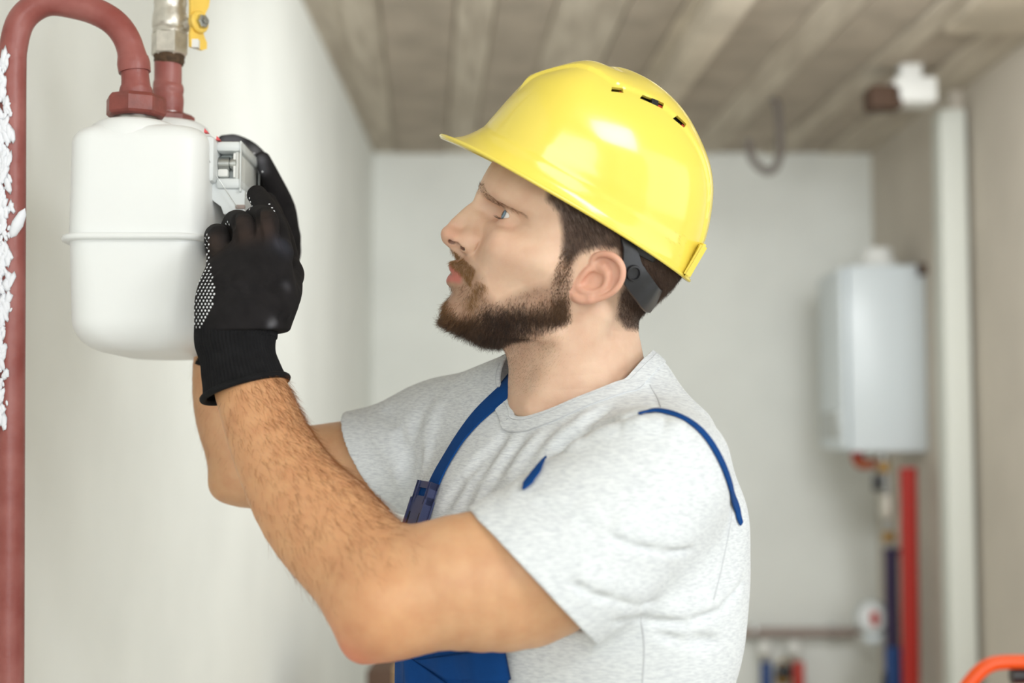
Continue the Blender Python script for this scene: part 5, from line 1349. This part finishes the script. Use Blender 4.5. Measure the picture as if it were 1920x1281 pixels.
def knit_mat():
    m = M['glove'].copy(); m.name = 'black_knit_worn'; nt = m.node_tree; b = nt.nodes['Principled BSDF']; 
    at = nt.nodes.new('ShaderNodeVertexColor'); at.layer_name = 'tint'; src = b.inputs['Base Color'].links[0].from_socket
    mx = nt.nodes.new('ShaderNodeMix'); mx.data_type = 'RGBA'; mx.blend_type = 'ADD'; mx.inputs[0].default_value = 1; nt.links.new(src, mx.inputs[6]); nt.links.new(at.outputs[0], mx.inputs[7]); nt.links.new(mx.outputs[2], b.inputs['Base Color']); return m
M['glove_worn'] = knit_mat()
gme = mesh_np('work_glove', gv, gq); gc = np.zeros((len(gv), 3))
for px, py, sr, cc in ((398, 450, .009, (.022, .013, .009)), (411, 470, .010, (.014, .009, .006)), (457, 440, .011, (.022, .013, .009)), (497, 428, .011, (.026, .014, .009)), (450, 412, .008, (.02, .012, .008)), (492, 402, .009, (.02, .012, .008)), (530, 465, .012, (.012, .014, .020)), (522, 455, .006, (.02, .02, .026)), (538, 537, .005, (.03, .03, .034)), (515, 604, .005, (.05, .05, .055)), (508, 610, .004, (.06, .06, .065))):
    q0 = hit(glove_near, px, py, 1.15, 1.6, 350); gc += np.exp(-((gv - q0) ** 2).sum(1) / sr ** 2)[:, None] * np.array(cc)
set_color(gme, gc)
GN = link('work_glove', gme, M['glove_worn'], PERSON); tag(GN, 'black knitted work glove on the near hand')
# ribbed cuff
def cuff(name, rows, m, parent, ribs=64, amp=.0005, nseg=384):
    rows = np.asarray(rows, float); rows = spline(rows, 70); pts = rows[:, :3]; n = len(pts)
    T = np.gradient(pts, axis=0); T /= np.linalg.norm(T, axis=1, keepdims=True); ref = np.array([0, -1., 0])
    N_ = ref - T * (T @ ref)[:, None]; N_ /= np.linalg.norm(N_, axis=1, keepdims=True); B_ = np.cross(T, N_); a = np.linspace(0, 2 * np.pi, nseg, endpoint=False)
    tl = rows[:, 4:5]
    R_ = rows[:, 3:4] + amp * np.sin(a * ribs)[None] + tl * 0
    V = pts[:, None] + R_[..., None] * (np.cos(a)[None, :, None] * N_[:, None] * .94 + np.sin(a)[None, :, None] * B_[:, None])
    i, j = np.meshgrid(np.arange(n - 1), np.arange(nseg), indexing='ij'); j2 = (j + 1) % nseg
    return link(name, mesh_np(name, V.reshape(-1, 3), np.stack([i * nseg + j, i * nseg + j2, (i + 1) * nseg + j2, (i + 1) * nseg + j], -1).reshape(-1, 4)), m, parent), V
cr = [tuple(G4(443, 618, 1.270, .0370)) + (0,), tuple(G4(442, 640, 1.269, .0362)) + (0,), tuple(G4(446, 668, 1.267, .0335)) + (0,), tuple(G4(450, 690, 1.265, .0345)) + (0,), tuple(G4(456, 714, 1.263, .0362)) + (0,), tuple(G4(460, 729, 1.262, .0385)) + (0,)]
CUF, cv_ = cuff('cuff', cr, M['glove_cuff'], GN)
lo_r = cv_[-1]; V_, F_q = tube_data(np.vstack([lo_r, lo_r[:2]])[::6], .0031, 10); link('rolled_hem', mesh_np('rolled_hem', V_, F_q), M['glove_cuff'], GN)
# grip dots on the palm side
GNn = normals_of(glove_near, gv)
def dots(name, pxs, fn, parent, r_=.00125):
    V, Fc, n0 = [], [], 0; ico = bmesh.new(); bmesh.ops.create_icosphere(ico, subdivisions=1, radius=1); iv = np.array([v.co[:] for v in ico.verts]); fi = np.array([[v.index for v in f.verts] for f in ico.faces]); ico.free()
    for q, nv in pxs:
        t = np.cross(nv, [0, 0, 1.]); t /= np.linalg.norm(t) + 1e-9; b = np.cross(nv, t)
        V.append(q + r_ * (iv[:, :1] * t + iv[:, 1:2] * b + .62 * iv[:, 2:] * nv)); Fc.append(fi + n0); n0 += len(iv)
    o = link(name, mesh_np(name, np.vstack(V), np.vstack(Fc)), M['grip'], parent); o['kind'] = 'stuff'; return o
pk = []
def inside_left(x, y):
    """edge strip of the palm seen at the left of the near glove"""
    e = np.interp(y, [440, 480, 500, 520, 545, 580, 612], [394, 394, 396, 401, 403, 399, 376]); return x < e
for rI, yy in enumerate(np.arange(440, 614, 6.2)):
    for xx in np.arange(362, 410, 6.6):
        x_ = xx + (3.3 if rI % 2 else 0)
        if not inside_left(x_, yy): continue
        dr_ = ray(x_, yy); t = np.linspace(1.24, 1.5, 140); q = _C + dr_ * t[:, None]; v = glove_near(q.astype(f4))
        if v.min() < 0: q0 = hit(glove_near, x_, yy, 1.2, 1.6, 300); pk.append((q0, normals_of(glove_near, q0[None])[0]))
for xx, yy in ((463, 363), (463, 371), (468, 372), (466, 379), (470, 379), (467, 387), (473, 387), (468, 393), (424, 420), (430, 421), (427, 416), (505, 383), (510, 390), (514, 396)):
    q0 = hit(glove_near, xx, yy, 1.2, 1.6, 300)
    if abs(glove_near(q0[None].astype(f4))[0]) < .003: pk.append((q0, normals_of(glove_near, q0[None])[0]))
dots('grip_dots', pk, glove_near, GN)
F4 = lambda px, py, Y, r: np.append(P(px, py, Y - .05), r * .97)
def glove_far(p):
    a = chain(p, [F4(430, 640, 1.60, .031), F4(455, 560, 1.625, .036), F4(505, 470, 1.64, .036)], 0)
    a = smin(a, ellip(p, P(505, 470, 1.58), (.030, .022, .040)), .012)
    f = [chain(p, [F4(538, 440, 1.625, .0145), F4(531, 390, 1.62, .0138), F4(509, 335, 1.615, .0108), F4(492, 300, 1.61, .0095)], 0),
         chain(p, [F4(515, 420, 1.65, .0140), F4(508, 350, 1.655, .0115), F4(482, 292, 1.65, .0095), F4(445, 267, 1.645, .0085), F4(420, 266, 1.645, .0080)], 0),
         chain(p, [F4(500, 425, 1.67, .0135), F4(490, 350, 1.675, .0130), F4(465, 300, 1.67, .0115), F4(430, 285, 1.66, .0095)], 0),
         chain(p, [F4(490, 440, 1.69, .0125), F4(478, 375, 1.695, .0115), F4(455, 330, 1.69, .0100), F4(435, 318, 1.685, .0088)], 0),
         chain(p, [F4(500, 500, 1.60, .0165), F4(515, 455, 1.585, .0150), F4(512, 410, 1.575, .0130), F4(500, 380, 1.572, .0115)], 0)]
    g_ = f[0]
    for e in f[1:]: g_ = smin(g_, e, .002)
    return smin(a, g_, .010)
lo, hi = lohi([F4(380, 670, 1.56, 0), F4(570, 240, 1.72, 0)], .03)
fv, fq = surface(glove_far, lo, hi, .0016 / Q)
fme = mesh_np('work_glove', fv, fq); fc = np.zeros((len(fv), 3))
for px, py, sr, cc in ((424, 262, .008, (.10, .10, .11)), (445, 262, .008, (.09, .09, .10)), (476, 284, .008, (.12, .12, .125)), (488, 300, .006, (.10, .10, .11)), (492, 318, .006, (.06, .06, .066)), (520, 400, .014, (.016, .012, .008)), (535, 430, .014, (.014, .011, .008))):
    q0 = hit(glove_far, px, py, 1.35, 1.8, 350); fc += np.exp(-((fv - q0) ** 2).sum(1) / sr ** 2)[:, None] * np.array(cc)
set_color(fme, fc)
GF = link('work_glove', fme, M['glove_worn'], PERSON); tag(GF, 'black knitted work glove on the far hand, fingers hooked over the meter window')
cr = [tuple(F4(430, 636, 1.60, .0335)) + (0,), tuple(F4(426, 660, 1.602, .0325)) + (0,), tuple(F4(421, 690, 1.604, .0335)) + (0,)]
cuff('cuff', cr, M['glove_cuff'], GF, nseg=192)
pk = []
for xx, yy in ((477, 318), (476, 322), (492, 322), (470, 286), (476, 288)):
    q0 = hit(glove_far, xx, yy, 1.4, 1.8, 300); pk.append((q0, normals_of(glove_far, q0[None])[0]))
dots('grip_dots', pk, glove_far, GF)
